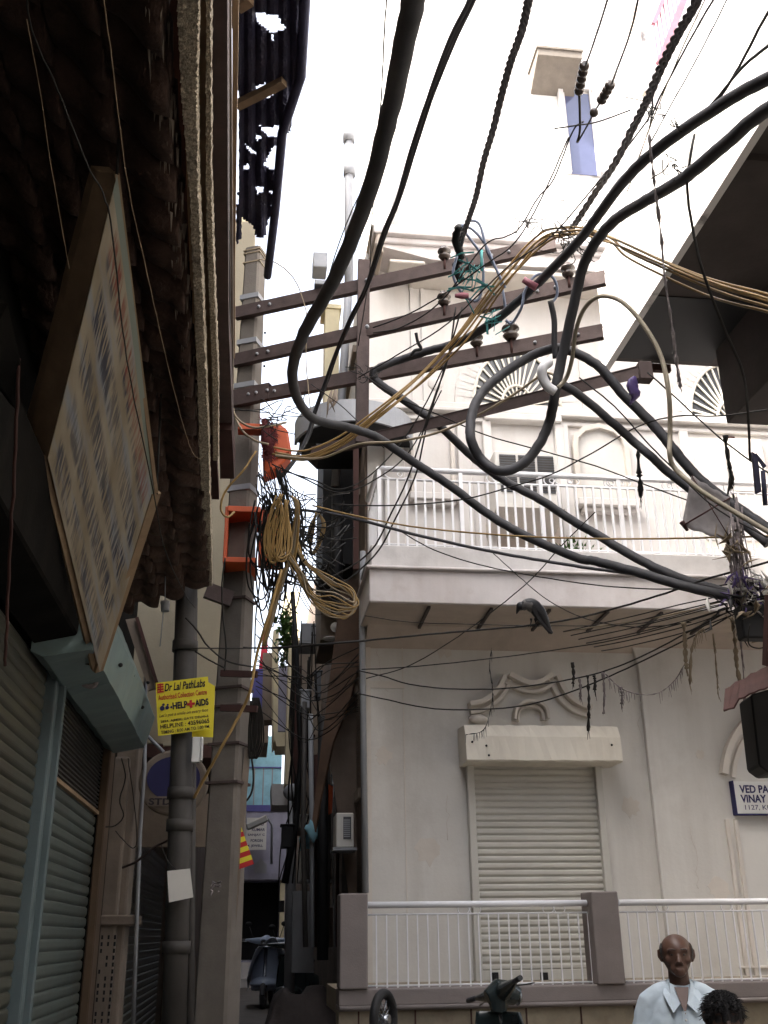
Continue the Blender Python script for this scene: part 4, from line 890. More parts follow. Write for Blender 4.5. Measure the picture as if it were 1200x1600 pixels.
# round call-booth sign behind the pipe
rs_ = thing('round_sign', 'round phone booth sign in a pale rim, half hidden behind the thick pipe', 'sign', Y(270, 1275, 9.0))
c = Y(271, 1222, 9.0); rx_, rz_ = .29, .30
def disc(mb, c, rx, rz, y, th, n=36, a0=0, a1=2*math.pi): mb.prism([V((c.x+math.cos(a0+(a1-a0)*i/n)*rx, y, c.z+math.sin(a0+(a1-a0)*i/n)*rz)) for i in range(n)], (0, th, 0))
w = MB(); disc(w, c, rx_, rz_*.9, 9.0, .12); obj('rim', w, 'pilaster', rs_, bevel=.02, seg=2)
w = MB(); disc(w, c+V((0, 0, .03)), rx_*.76, rz_*.60, 8.985, .01); obj('dark_face', w, 'navy', rs_)
w = MB(); w.prism([V((c.x-.2, 8.975, c.z-.12)), V((c.x+.2, 8.975, c.z-.12)), V((c.x+.2, 8.975, c.z-.20)), V((c.x-.2, 8.975, c.z-.20))], (0, .01, 0)); obj('panel', w, 'pilaster', rs_)
text(rs_, 'STD.ISD', (c.x-.19, 8.972, c.z-.19), (1, 0, 0), (0, 0, 1), .36, .055, 'ink', bold=.03)
w = MB(); w.tube([c+V((-.1, .0, .25)), c+V((-.25, .1, .4))], .015, 6); obj('bracket', w, 'grey', rs_)
w = MB(); w.tube([Y(258, 955, 7.3), Y(258, 940, 7.3)], [.03, .035], 10); w.tube([Y(258, 940, 7.3), Y(259, 850, 7.2)], .004, 5); w.tube([Y(256, 950, 7.3), Y(250, 1010, 7.4)], .004, 5)
tobj('bulb_holder', w, 'grey', 'small grey lamp holder dangling on a wire below the tiled eave', 'lamp holder')

# ================================================================== RIGHT HAND BUILDING (dark overhanging slab)
rb = thing('overhanging_house', 'limewashed house on the right with a dark concrete overhang and peeling white fascia', 'house', (5.5, 2, 0))
cz = Y(945, 565, 8).z; cx_ = Y(945, 565, 8).x
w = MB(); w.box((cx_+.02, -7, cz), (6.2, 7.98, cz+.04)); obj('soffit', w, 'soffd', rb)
w = MB(); w.box((cx_, -7, cz+.04), (cx_+.25, 8.0, cz+1.05)); w.box((cx_+.25, 7.75, cz+.04), (9, 8.0, cz+1.05)); w.box((cx_+.25, -7, cz+.04), (9, 7.75, cz+.3)); obj('fascia', w, 'rwhite', rb, bevel=.01)
w = MB(); w.box((cx_+1.7, -7, cz+.3), (9, 6.9, 15.5)); obj('upper_wall', w, 'rwhite', rb)
w = MB(); w.box((cx_-.03, -7, cz-.10), (cx_+.03, 8.02, cz+.0)); obj('drip_edge', w, 'rwhite', rb)
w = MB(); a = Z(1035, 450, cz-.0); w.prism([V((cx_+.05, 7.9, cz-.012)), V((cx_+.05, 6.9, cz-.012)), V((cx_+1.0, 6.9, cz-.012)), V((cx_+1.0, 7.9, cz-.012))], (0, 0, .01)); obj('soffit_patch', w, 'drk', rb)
w = MB(); w.box((5.45, -7, 0), (9, 7.9, cz)); obj('lower_wall', w, 'cream', rb)
a = Y(1122, 578, 7.7); b = Y(1133, 662, 7.7)
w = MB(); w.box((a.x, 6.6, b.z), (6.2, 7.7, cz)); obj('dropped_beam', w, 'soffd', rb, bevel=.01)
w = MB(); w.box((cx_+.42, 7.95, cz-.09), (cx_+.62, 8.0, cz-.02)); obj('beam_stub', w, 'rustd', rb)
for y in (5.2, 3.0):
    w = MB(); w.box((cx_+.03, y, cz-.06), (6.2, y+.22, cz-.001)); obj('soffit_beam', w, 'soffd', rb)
# balcony rail up on the far upper right
w = MB(); pA = (1058, -60); 
for k in range(12): 
    p = Y(1030+k*5, 100-k*13, 10.4); q = Y(1040+k*5, 60-k*13, 10.4); w.bar(p, p+V((.0, 0, .75)), .02, .02)
pr0 = Y(1030, 100, 10.4); pr1 = Y(1085, -43, 10.4); w.bar(pr0, pr1, .06, .1); w.bar(pr0+V((0, 0, .75)), pr1+V((0, 0, .75)), .05, .06)
obj('roof_railing', w, 'pinkr', rb)
# arm bracket
w = MB(); p = B4; w.box((p.x-.01, p.y-.03, p.z-.07), (p.x+.09, p.y+.06, p.z+.08)); tobj('arm_bracket', w, 'rust', 'rusty square steel bracket holding the end of the lower cross arm', 'bracket', bevel=.006)
# small tin roofed box at the right edge
mb_ = thing('tin_awning_box', 'dark tin box under a tattered little awning at the right edge', 'meter cabinet', D(1190, 1215, 6.2))
w = MB(); w.prism([D(1173, 1085, 6.2), D(1260, 1060, 6.2), D(1260, 1205, 6.2), D(1202, 1208, 6.2), D(1186, 1196, 6.2)], (.04, .25, 0)); obj('cabinet', w, 'drk', mb_, bevel=.01)
w = MB(); rs = random.Random(6)
rowA = [D(1130+8*i, 1113-3.0*i-rs.uniform(0, 4)-(12 if i > 2 else 0), 5.8) for i in range(14)]; rowB = [D(1133+8*i, 1076-4.6*i+rs.uniform(-3, 3), 6.4) for i in range(14)]
w.add(rowA+rowB, [(i, i+1, i+15, i+14) for i in range(13)]); obj('awning', w, 'rustd', mb_, solid=.010, fix=False)
w = MB(); w.bar(D(1200, 1040, 6.1), D(1204, 930, 6.1), .05, .05); q_ = D(1215, 1100, 6.3); w.bar(q_, V((5.5, q_.y+.1, q_.z)), .05, .05); obj('support', w, 'rustd', mb_)

# unseen house added behind the viewer to hold back light in the lane
bb = thing('added_rear_house', 'unseen house added behind the viewer to darken the lane', 'house', (2, -11, 0))
w = MB(); w.box((-6, -9.5, 0), (9, -13, 7.5)); obj('wall', w, 'pilaster', bb)
w = MB()
for i in range(4):
    for j in range(3): w.box((-4+i*3, -9.48, 1.2+j*2.3), (-2.8+i*3, -9.5, 2.4+j*2.3))
obj('window', w, 'glassd', bb)

# ================================================================== THE ALLEY BEYOND
ar = thing('alley_terrace', 'grimy brown terrace lining the right side of the narrow alley', 'building', (3, 18, 0))
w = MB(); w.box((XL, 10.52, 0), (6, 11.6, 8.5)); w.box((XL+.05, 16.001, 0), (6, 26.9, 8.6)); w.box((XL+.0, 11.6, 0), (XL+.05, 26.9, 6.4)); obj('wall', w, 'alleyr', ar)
w = MB(); w.box((Y(505, 750, 11.6).x, 11.6, Y(520, 880, 11.6).z), (XL+.05, 12.8, Y(520, 672, 11.6).z)); obj('dark_bay', w, 'drk', ar)
w = MB(); w.box((Y(503, 840, 12.9).x, 12.9, Y(520, 1000, 12.9).z), (XL+.05, 14.2, Y(520, 700, 12.9).z)); obj('pale_bay', w, 'pilaster', ar)
# big rusted sheet leaning
w = MB(); rs = random.Random(1)
poly = [(535, 905), (565, 905), (566, 1010), (548, 1090), (520, 1160), (500, 1250), (492, 1300), (488, 1280), (500, 1180), (515, 1060), (528, 960)]
w.prism([Y(px, py, 11.2) for px, py in poly], (.02, .05, 0)); obj('rusted_sheet', w, 'rustsheet', ar)
w = MB(); w.prism([Y(530, 930, 11.5), Y(560, 925, 11.5), Y(572, 1400, 11.5), Y(545, 1400, 11.5), Y(515, 1180, 11.5)], (.05, .4, 0)); obj('brown_return', w, 'alleyr', ar)
for i, (px, py0, py1, r, m) in enumerate(((527, 770, 965, .07, 'drk'), (541, 1150, 1400, .04, 'pipe'), (505, 1120, 1500, .06, 'drk'), (497, 1180, 1420, .05, 'rustd'))):
    w = MB(); w.tube([Y(px, py0, 11.3+i*.3), Y(px-1, py1, 11.3+i*.3)], r, 10); obj('drainpipe', w, m, ar)
# half round canopy with grey rim
cn = thing('round_canopy', 'half round canopy with grey rim and near-black underside over the alley mouth', 'canopy', Y(535, 690, 11.6))
zc_ = Y(540, 640, 9.8).z; c = V((1.02, 10.46, zc_)); rr = .66
pts = [c+V((math.cos(t)*rr, math.sin(t)*rr, 0)) for t in [math.pi+math.pi*i/24 for i in range(25)]]
w = MB(); w.prism([p-V((0, 0, .10)) for p in pts], (0, 0, .10)); obj('underside', w, 'drk', cn)  # underside near-black, darker than the grey rim
w = MB()
for i in range(24): w.bar(pts[i]+V((0, 0, .0)), pts[i+1]+V((0, 0, .0)), .03, .26, ext=.006)
obj('rim', w, 'grey', cn)
w = MB(); w.prism([Y(470, 672, 10.8), Y(575, 660, 10.8), Y(570, 700, 10.8), Y(500, 700, 10.8)], (0, .6, 0)); obj('dark_box', w, 'drk', cn)  # near-black box below the canopy
w = MB(); rs = random.Random(22)
for k in range(7): w.tube([Y(522+rs.uniform(-5, 5), 585+k*2, 9.4), Y(518+rs.uniform(-7, 7), 625, 9.4), Y(516+rs.uniform(-6, 9), 652-k*4, 9.4)], [.008, .03, .006], 5, flat=.4)
tobj('hanging_rag', w, 'pilaster', 'torn strips of pale rag hanging from the third cross arm', 'rag')
# gallery of small alley things
yd = 26.8
w = MB(); w.box((-1.6, yd, 0), (2.5, yd+3, 5.2)); w2 = thing('alley_end_house', 'blue washed house with dark doorway closing the far end of the alley', 'house', (.4, 27, 0)); 
w = MB(); zdt = Y(405, 1376, yd).z; dx0, dx1 = Y(377, 1450, yd).x, Y(436, 1450, yd).x; zd0 = .98
w.box((-1.6, yd, 0), (dx0, yd+3, zdt)); w.box((dx1, yd, 0), (2.5, yd+3, zdt)); w.box((-1.6, yd, zdt), (2.5, yd+3, Y(400, 1262, yd).z)); w.box((dx0, yd, 0), (dx1, yd+3, zd0)); obj('lower_wall', w, 'lav', w2)
w = MB(); w.box((-1.6, yd+.02, Y(400, 1262, yd).z), (Y(440, 1200, yd).x, yd+3, Y(400, 1150, yd).z)); obj('blue_wall', w, 'blue1', w2)
w = MB(); w.box((-1.6, yd-.02, Y(400, 1268, yd).z), (1.5, yd-.0, Y(400, 1258, yd).z)); w.box((Y(383, 1200, yd).x, yd, Y(400, 1200, yd).z), (Y(440, 1200, yd).x, yd+.02, Y(400, 1198, yd).z)); obj('band', w, 'purple', w2)
w = MB(); 
for px in (384, 396, 410, 424): x = Y(px, 1230, yd).x; w.box((x, yd-.0, Y(px, 1258, yd).z), (x+.03, yd+.02, Y(px, 1200, yd).z))
obj('shutter_post', w, 'grey', w2)
w = MB(); w.box((dx0-.12, yd-.05, 0.7), (dx0, yd, zdt+.02)); w.box((dx1, yd-.05, .7), (dx1+.12, yd, zdt+.02)); obj('door_frame', w, 'litw', w2)
w = MB(); w.box((dx0-.15, yd-.12, zdt+.02), (dx1+.15, yd, zdt+.16)); obj('lintel', w, 'lav', w2)
w = MB(); w.box((dx0, yd+1.2, 0), (dx1, yd+1.3, zdt)); obj('dark_interior', w, 'drk', w2)
w = MB(); w.box((dx0-.3, yd-.6, .3), (dx1+.3, yd-.0, .62)); w.box((dx0-.2, yd-.3, .62), (dx1+.2, yd-.0, .95)); obj('step', w, 'kerb', w2)
c = Y(407, 1355, yd-.03); w = MB(); w.prism([c+V((x, 0, z)) for x, z in ((-.15, -.18), (.15, -.18), (.15, .06), (.06, .14), (0, .22), (-.06, .14), (-.15, .06))], (0, .03, 0)); obj('niche', w, 'grey', w2)
w = MB(); w.box((-1.6, yd+1, 5), (Y(392, 1000, yd).x, yd+3, 9)); obj('pale_upper_wall', w, 'pilaster', w2)
w = MB(); w.box((Y(383, 1130, 22).x, 22, Y(400, 1160, 22).z), (Y(420, 1130, 22).x, 24, Y(400, 1115, 22).z)); w.box((-1, 22, Y(400, 1122, 22).z), (Y(425, 1130, 22).x, 22.4, Y(400, 1115, 22).z)); tobj('plaster_gable', w, 'pilaster', 'dull plaster gable above the blue wall at the alley end', 'wall')  # gable and ledge in the plain dirty cream plaster
zs = thing('alley_notice', 'white notice board with dark lettering over the far doorway', 'sign', Y(400, 1328, 26))
w = MB(); a = Y(384, 1328, 26.3); b = Y(417, 1278, 26.3); w.box((a.x, 26.25, a.z), (b.x, 26.33, b.z)); obj('board', w, 'signw', zs)
for i, (s, u, wd_) in enumerate((('OVO', .4, .5), ('KUMAR', .3, .65), ('SANJAY C', .08, .85), ('FORGIN', .25, .6), ('M. JEWELL', .05, .8))):
    text(zs, s, (a.x+(b.x-a.x)*u*.9, 26.25, b.z-(b.z-a.z)*(.25+i*.17)), (1, 0, 0), (0, 0, 1), (b.x-a.x)*wd_, (b.z-a.z)*.09, 'navy', bold=.02)
# lavender and lit blocks further up
def block(label, quad, y, d, m, nm='alley_house', cat='building'):
    w = MB(); w.prism([Y(px, py, y) for px, py in quad], (0, d, 0)); return tobj(nm, w, m, label, cat)
block('violet painted strip of a jutting bay high in the alley', [(436, 1040), (452, 1040), (452, 1142), (434, 1142)], 19, 1.0, 'lav')
block('brilliant white sunlit side of the jutting bay in the alley', [(427, 985), (436, 985), (434, 1150), (427, 1160)], 19.0, 1.2, 'litw')
block('cream base of the jutting bay in the alley', [(427, 1144), (452, 1144), (449, 1166), (432, 1166)], 18.95, 1.0, 'litw')
block('deep blue shutter panel beside the concrete pole in the alley', [(394, 1045), (411, 1045), (409, 1121), (394, 1121)], 20, .2, 'purple')
block('grey plaster bay right of the deep blue panel', [(411, 1020), (428, 1020), (428, 1125), (409, 1125)], 20.3, .6, 'pilaster')
block('narrow yellow wall catching the sun in the middle of the alley', [(452, 1010), (459, 1010), (455, 1225), (445, 1225)], 17, .6, 'litw')
block('cream plaster wall behind the dark drainpipes in the alley', [(468, 1000), (505, 1000), (497, 1300), (463, 1300)], 17.5, .8, 'pilaster')
block('hazy white upper house seen far down the alley', [(444, 925), (468, 925), (468, 1000), (448, 1000)], 24, 2, 'litw')
block('dark timber post wall beside the narrow yellow wall', [(459, 1040), (472, 1040), (470, 1225), (458, 1225)], 16.6, .3, 'rustd')
block('grey ledge balcony low in the alley', [(424, 1225), (463, 1225), (461, 1258), (425, 1258)], 18, 1.0, 'kerb')
block('grey painted door panel on the right side of the alley', [(458, 1392), (490, 1392), (490, 1520), (456, 1520)], 15, .2, 'grey')
w = MB(); w.prism([Y(412, 985, 21), Y(419, 988, 21), Y(417, 1050, 21), Y(404, 1046, 21)], (0, .05, 0)); tobj('crimson_cloth', w, 'cloth2', 'strip of crimson cloth hanging above the deep blue panel', 'cloth')
fl = thing('pennant', 'red and yellow striped pennant beside the concrete pole', 'flag', Y(378, 1356, 8.05))
tri = [Y(377, 1292, 8.05), Y(374, 1358, 8.05), Y(397, 1350, 8.05)]
def flagw(q): return q
top_, bl_, br_ = tri; 
for k in range(8):
    v0, v1 = k/8, (k+1)/8; p = lambda v, s: top_.lerp(bl_, v) if s == 0 else top_.lerp(br_, v)
    w = MB(); off = .12
    a_, b_, c_, d_ = p(v0, 0), p(v0, 1)-(br_-top_)*off*v0*.6, p(v1, 1)-(br_-top_)*off*0, p(v1, 0)
    w.prism([p(v0, 0), p(v0, 1), p(v1, 1), p(v1, 0)], (0, .004, 0)); obj('stripe', w, 'yellow' if k % 2 == 0 else 'red', fl)
rs = random.Random(90)
for k, (px, py, w_, h_, m_) in enumerate(((470, 1080, 14, 26, 'grey'), (492, 1050, 10, 40, 'glassd'), (478, 1150, 12, 30, 'rustd'), (440, 1290, 18, 34, 'drk'), (466, 1275, 14, 20, 'offw'), (508, 1345, 10, 40, 'jamb'), (520, 1210, 12, 24, 'post'), (500, 1420, 20, 60, 'alleyr'), (526, 1450, 14, 90, 'jamb'))):
    yy = 12.2+k*.25; a = Y(px, py+h_, yy); b = Y(px+w_, py, yy); w = MB(); w.box((a.x, yy, a.z), (b.x, yy+.25, b.z)); w.box((a.x-.02, yy-.02, b.z), (b.x+.02, yy+.25, b.z+.02)); bx_ = obj('wall_box', w, m_, ar, bevel=.006)
for k in range(9):
    px = 476+k*9; w = MB(); w.tube([Y(px, 1180+rs.uniform(-120, 60), 12+k*.1), Y(px+rs.uniform(-3, 3), 1300, 12+k*.1), Y(px+rs.uniform(-4, 4), 1480, 12+k*.1)], rs.choice([.012, .02, .03]), 7); obj('service_pipe', w, ('pipe', 'grey', 'rustd', 'drk')[k % 4], ar)
for k in range(6):
    z = 2.9+k*1.15; w = MB(); w.box((XL-.03, 11.0+.3*(k % 3), z), (XL+.06, 13.5+.6*(k % 2), z+.10)); obj('ledge', w, 'pilaster', ar)
# air conditioners and boxes on the right of the alley
def acbox(label, x0, y0, x1, y1, yy, m='offw', dep=.4):
    t = thing('air_conditioner', label, 'air conditioner', Y((x0+x1)/2, y1, yy)); a = Y(x0, y1, yy); b = Y(x1, y0, yy)
    w = MB(); w.box((a.x, yy, a.z), (b.x, yy+dep, b.z)); obj('casing', w, m, t, bevel=.01)
    w = MB(); w.box((a.x+(b.x-a.x)*.4, yy-.012, a.z+.08), (b.x-.03, yy-.001, b.z-.04)); g_ = obj('grille', w, 'glassd', t); w = MB()
    for j in range(9): z = a.z+.1+(b.z-a.z-.16)*j/9; w.box((a.x+(b.x-a.x)*.42, yy-.018, z), (b.x-.04, yy-.012, z+.012))
    obj('fin', w, 'grey', g_)
    w = MB(); w.box((a.x-.03, yy-.02, a.z-.03), (b.x+.03, yy+dep, a.z-.002)); obj('shelf', w, 'grey', t)
acbox('pale air conditioner box on the dark alley wall just left of the porch pillar', 525, 1270, 553, 1324, 11.0)
acbox('dim brownish air conditioner box low on the alley wall', 474, 1326, 516, 1374, 13.0, 'pipe')
acbox('dented grey air conditioner high in the alley under the yellow wire coils', 471, 974, 508, 1002, 14.0, 'grey', .6)
w = MB(); w.box((Y(466, 1380, 14).x, 14, Y(480, 1380, 14).z), (Y(486, 1380, 14).x, 14.3, Y(480, 1330, 14).z)); tobj('switch_box', w, 'offw', 'narrow pale switch box beside the dim air conditioner', 'box', bevel=.01)
lp = thing('street_lamp', 'slim white tube street lamp poking out over the alley', 'street lamp', Y(400, 1290, 16)); w = MB(); w.bar(Y(385, 1293, 16), Y(418, 1278, 16), .10, .10); obj('housing', w, 'offw', lp, bevel=.02); w = MB(); w.tube([Y(418, 1278, 16), Y(425, 1290, 16), Y(424, 1350, 16)], .02, 6); obj('stem', w, 'grey', lp)
lp = thing('wall_lamp', 'small grey bulkhead lamp on a bracket low in the alley', 'lamp', Y(458, 1248, 15)); w = MB(); w.ell(Y(457, 1238, 15), (.13, .10, .12), 14, 10); obj('shade', w, 'grey', lp); w = MB(); w.tube([Y(457, 1250, 15), Y(460, 1300, 15)], .02, 6); obj('stem', w, 'grey', lp)
lp = thing('bulkhead_lamp', 'white disc lamp high on the alley bay', 'lamp', Y(512, 1000, 12)); w = MB(); w.ell(Y(517, 998, 12), (.10, .10, .02), 14, 8); w.ell(Y(524, 980, 12), (.06, .06, .06), 12, 8); obj('disc', w, 'white', lp)
w = MB(); rs = random.Random(12)
w.ell(Y(490, 1298, 12), (.10, .06, .11), 12, 9, fn=lambda u: u*(1+.25*math.sin(u.x*7+u.z*5))); tobj('plastic_bag', w, M['blue1'], 'crumpled blue and white plastic bag caught on the alley cables', 'bag')
w = MB(); w.prism([Y(512, 1225, 12), Y(520, 1228, 12), Y(518, 1270, 12), Y(508, 1275, 12)], (.01, .03, 0)); tobj('orange_cloth', w, 'orange', 'faded orange cloth hanging on the dark alley wall', 'cloth')
block('tangled pale blue satellite box low in the alley', [(468, 1308), (490, 1300), (492, 1326), (470, 1328)], 13.5, .2, 'blue1', 'satellite_box', 'box')
# steel post in the alley
ap = thing('alley_post', 'slim blue-grey steel post standing in the alley beside the far doorway', 'post', Y(452, 1510, 16)); w = MB(); a = Y(453, 1512, 16); w.tube([(a.x, 16, .38), Y(455, 1330, 16), Y(459, 1240, 16)], .075, 12); obj('tube', w, 'grey', ap)
w = MB(); w.box((Y(435, 1425, 15.8).x, 15.8, Y(440, 1425, 15.8).z), (Y(444, 1425, 15.8).x, 15.95, Y(440, 1407, 15.8).z)); obj('box', w, 'drk', ap)
w = MB(); w.tube([Y(457, 925, 13), Y(463, 1010, 13), Y(470, 1180, 13), Y(462, 1290, 13), Y(445, 1380, 13)], [.03, .032, .035, .04, .045], 7)
tobj('cable_trunk', w, 'drk', 'thick black trunk of bunched cables dropping down the middle of the alley', 'cable')
# plants high in the alley
pl = thing('hanging_plants', 'sunlit green creeper spilling from a ledge high in the alley', 'plant', Y(448, 1040, 18)); w = MB(); rs = random.Random(5)
for i in range(420):
    c = Y(rs.gauss(448, 7), rs.triangular(945, 1050, 985), 18+rs.uniform(-.3, .3)); d = V((rs.gauss(0, 1), rs.gauss(0, 1), rs.gauss(0, 1))).normalized()*.07; s = d.cross(V((.3, .2, 1))).normalized()*.028
    w.add([c-d, c+s, c+d, c-s], [(0, 1, 2, 3)])
obj('leaves', w, 'green', pl, fix=False)
w = MB()
for k in range(5): w.tube([Y(445+k*2, 950, 18), Y(447+k*3, 1000, 18), Y(442+k*4, 1048, 18)], .008, 4)
obj('stem', w, 'jamb', pl)

# ================================================================== CABLES
rsC = random.Random(77)
cable('thick_cable', 'thickest black cable, sweeping from the top of the sky past the pole to the debris', [(672,-120,2.4),(655,-40,2.65),(640,30,2.9),(608,180,3.5),(570,320,4.1),(520,440,4.9),(475,520,5.6),(457,580,6.4),(466,625,7.0),(492,655,7.6),(545,668,7.9),(590,684,8.0),(645,721,8.1),(702,758,8.1),(758,800,8.0),(815,834,7.8),(900,871,7.6),(931,877,7.5),(1002,896,7.2),(1058,913,7.0),(1143,933,6.8),(1190,945,6.7)], .034, n=12, seg=8, jit=.0022)
cable('hooked_cable', 'black cable from the upper right making a sharp hook near the steel column', [(1800,-200,3.6),(1450,0,4.2),(1290,85,4.6),(1200,123,4.9),(1137,158,5.2),(1042,222,5.8),(978,279,6.3),(931,342,6.8),(893,389,7.2),(827,455,7.7),(773,501,8.0),(720,533,8.3),(667,549,8.5),(627,562,8.6),(594,574,8.6),(584,586,8.6),(594,600,8.6),(648,637,8.5),(693,671,8.4),(743,718,8.4),(790,752,8.3),(843,780,8.1),(900,817,7.9),(931,834,7.8),(987,868,7.5),(1058,902,7.2),(1143,928,6.9),(1185,940,6.8)], .034, n=12, seg=8, jit=.0022)
cable('looped_cable', 'thick black cable with one big round loop in front of the balcony', [(1850,-120,3.6),(1480,50,4.1),(1290,130,4.5),(1197,172,4.9),(1137,222,5.2),(1073,275,5.6),(1010,313,6.1),(962,343,6.5),(931,378,6.8),(910,420,7.0),(897,474,7.1),(879,555,7.2),(867,615,7.2),(858,660,7.3),(840,698,7.3),(815,726,7.3),(781,736,7.3),(752,718,7.4),(736,687,7.4),(736,655,7.5),(744,628,7.6),(763,603,7.7),(800,574,7.8),(840,552,7.8),(872,544,7.7),(900,552,7.6),(936,573,7.5),(975,618,7.4),(1020,663,7.3),(1050,699,7.2),(1087,743,7.1),(1129,777,7.0),(1200,826,6.8),(1280,880,6.6)], .036, n=12, seg=8, jit=.0022)
cable('branch_cable', 'black branch cable leaving the big loop and running down right behind the hanging hose', [(868,598,7.25),(885,604,7.2),(915,625,7.2),(960,663,7.2),(990,690,7.2),(1016,712,7.1),(1044,738,7.1),(1090,772,7.0),(1143,805,6.9),(1200,850,6.7)], .030, n=10, seg=6, jit=.0022)
cable('grey_hose', 'pale beige conduit arching over the lower cross arm and down to the right edge', [(872,606,7.0),(885,590,7.0),(894,560,6.9),(900,516,6.8),(912,484,6.7),(930,466,6.6),(950,463,6.5),(975,474,6.4),(1005,507,6.3),(1032,555,6.2),(1045,615,6.1),(1047,680,6.1),(1046,706,6.0),(1053,730,6.0),(1080,755,5.9),(1115,780,5.8),(1200,831,5.6),(1260,865,5.5)], .0145, 'hose', n=10, seg=8)
# strand cables
tb = [(755,-60,3.5),(737,0,3.9),(707,62,4.3),(673,150,4.9),(645,235,5.5),(622,312,6.1),(600,366,6.6),(573,448,7.2),(550,495,7.6),(527,548,8.0),(511,593,8.2),(492,644,8.3),(482,680,8.3),(462,716,8.2),(440,745,8.1)]
for k in range(4):
    ph = k*math.pi/2
    pts = path(tb, 8); w = MB(); 
    pts = [p+RT*.011*math.cos(ph+i*.10)+fwd*.011*math.sin(ph+i*.10) for i, p in enumerate(pts)]
    w.tube(pts, .0098, 7); tobj('bundled_cable', w, 'black', 'one of four black cables running together down the sky right of the thickest cable', 'cable', 'four parallel black cables')
def twisted(label, pl, R, r, turns, m='cabgrey', ns=3, seg=24):
    t = thing('twisted_cable', label, 'cable', D(*pl[-1])); pts = path(pl, seg)
    for s in range(ns):
        w = MB(); w.tube([p+RT*R*math.cos(2*math.pi*(s/ns+turns*i/len(pts)))+ (fwd*R*math.sin(2*math.pi*(s/ns+turns*i/len(pts)))) for i, p in enumerate(pts)], r, 7); obj('strand', w, m, t)
twisted('ropey twisted grey cable hanging straight down to the taped knot on the cross arms', [(838,-50,4.6),(826,0,4.9),(815,48,5.1),(798,96,5.4),(784,147,5.7),(770,204,6.1),(755,255,6.6),(744,306,7.1),(733,340,7.5),(722,372,7.9),(716,398,8.2)], .0125, .0115, 17)
twisted('ropey twisted grey cable slanting from the top right down to the cross arm ends', [(1110,-70,4.3),(1089,0,4.7),(1061,50,5.0),(1035,101,5.3),(1013,152,5.7),(991,196,6.1),(962,253,6.6),(934,295,7.1),(905,340,7.6),(890,362,7.8)], .017, .0115, 13, ns=3)
# ochre wire bundle
yb = [(1290,500,4.9),(1200,467,5.2),(1140,450,5.5),(1095,434,5.8),(1035,408,6.1),(975,380,6.6),(950,370,6.9),(915,360,7.2),(880,362,7.5),(853,368,7.6),(827,389,7.7),(800,420,7.8),(773,452,7.9),(747,487,8.0),(720,522,8.0),(693,551,8.1),(653,591,8.1),(613,625,8.0),(570,660,8.0),(530,690,8.0),(478,712,8.0),(430,707,8.0)]
offs = [(0, 0), (6, 4), (-5, 4), (3, 9), (-2, -5)]
for k, (ox, oy) in enumerate(offs):
    pl = [(x+ox*(1+.5*math.sin(i*.8+k)), y+oy*(1+.6*math.sin(i*.6+k*2)), d+.03*k) for i, (x, y, d) in enumerate(yb)]
    if k in (1, 3): pl[:6] = [(x, y+10, d) for x, y, d in pl[:6]]
    cable('ochre_wire', 'one of the bundled ochre wires crossing from the right edge to the pole', pl, .0085, 'yel', 'wire', 'ochre wire bundle', n=6)
cable('ochre_wire', 'single tan wire along the lower cross arm, ending at the white pipe elbow', [(430,712,7.9),(500,716,8.0),(560,694,7.9),(620,690,7.9),(680,677,7.8),(740,652,7.7),(800,618,7.6),(840,590,7.5),(858,583,7.4),(870,590,7.3)], .0095, 'tanwire', 'wire', n=6)
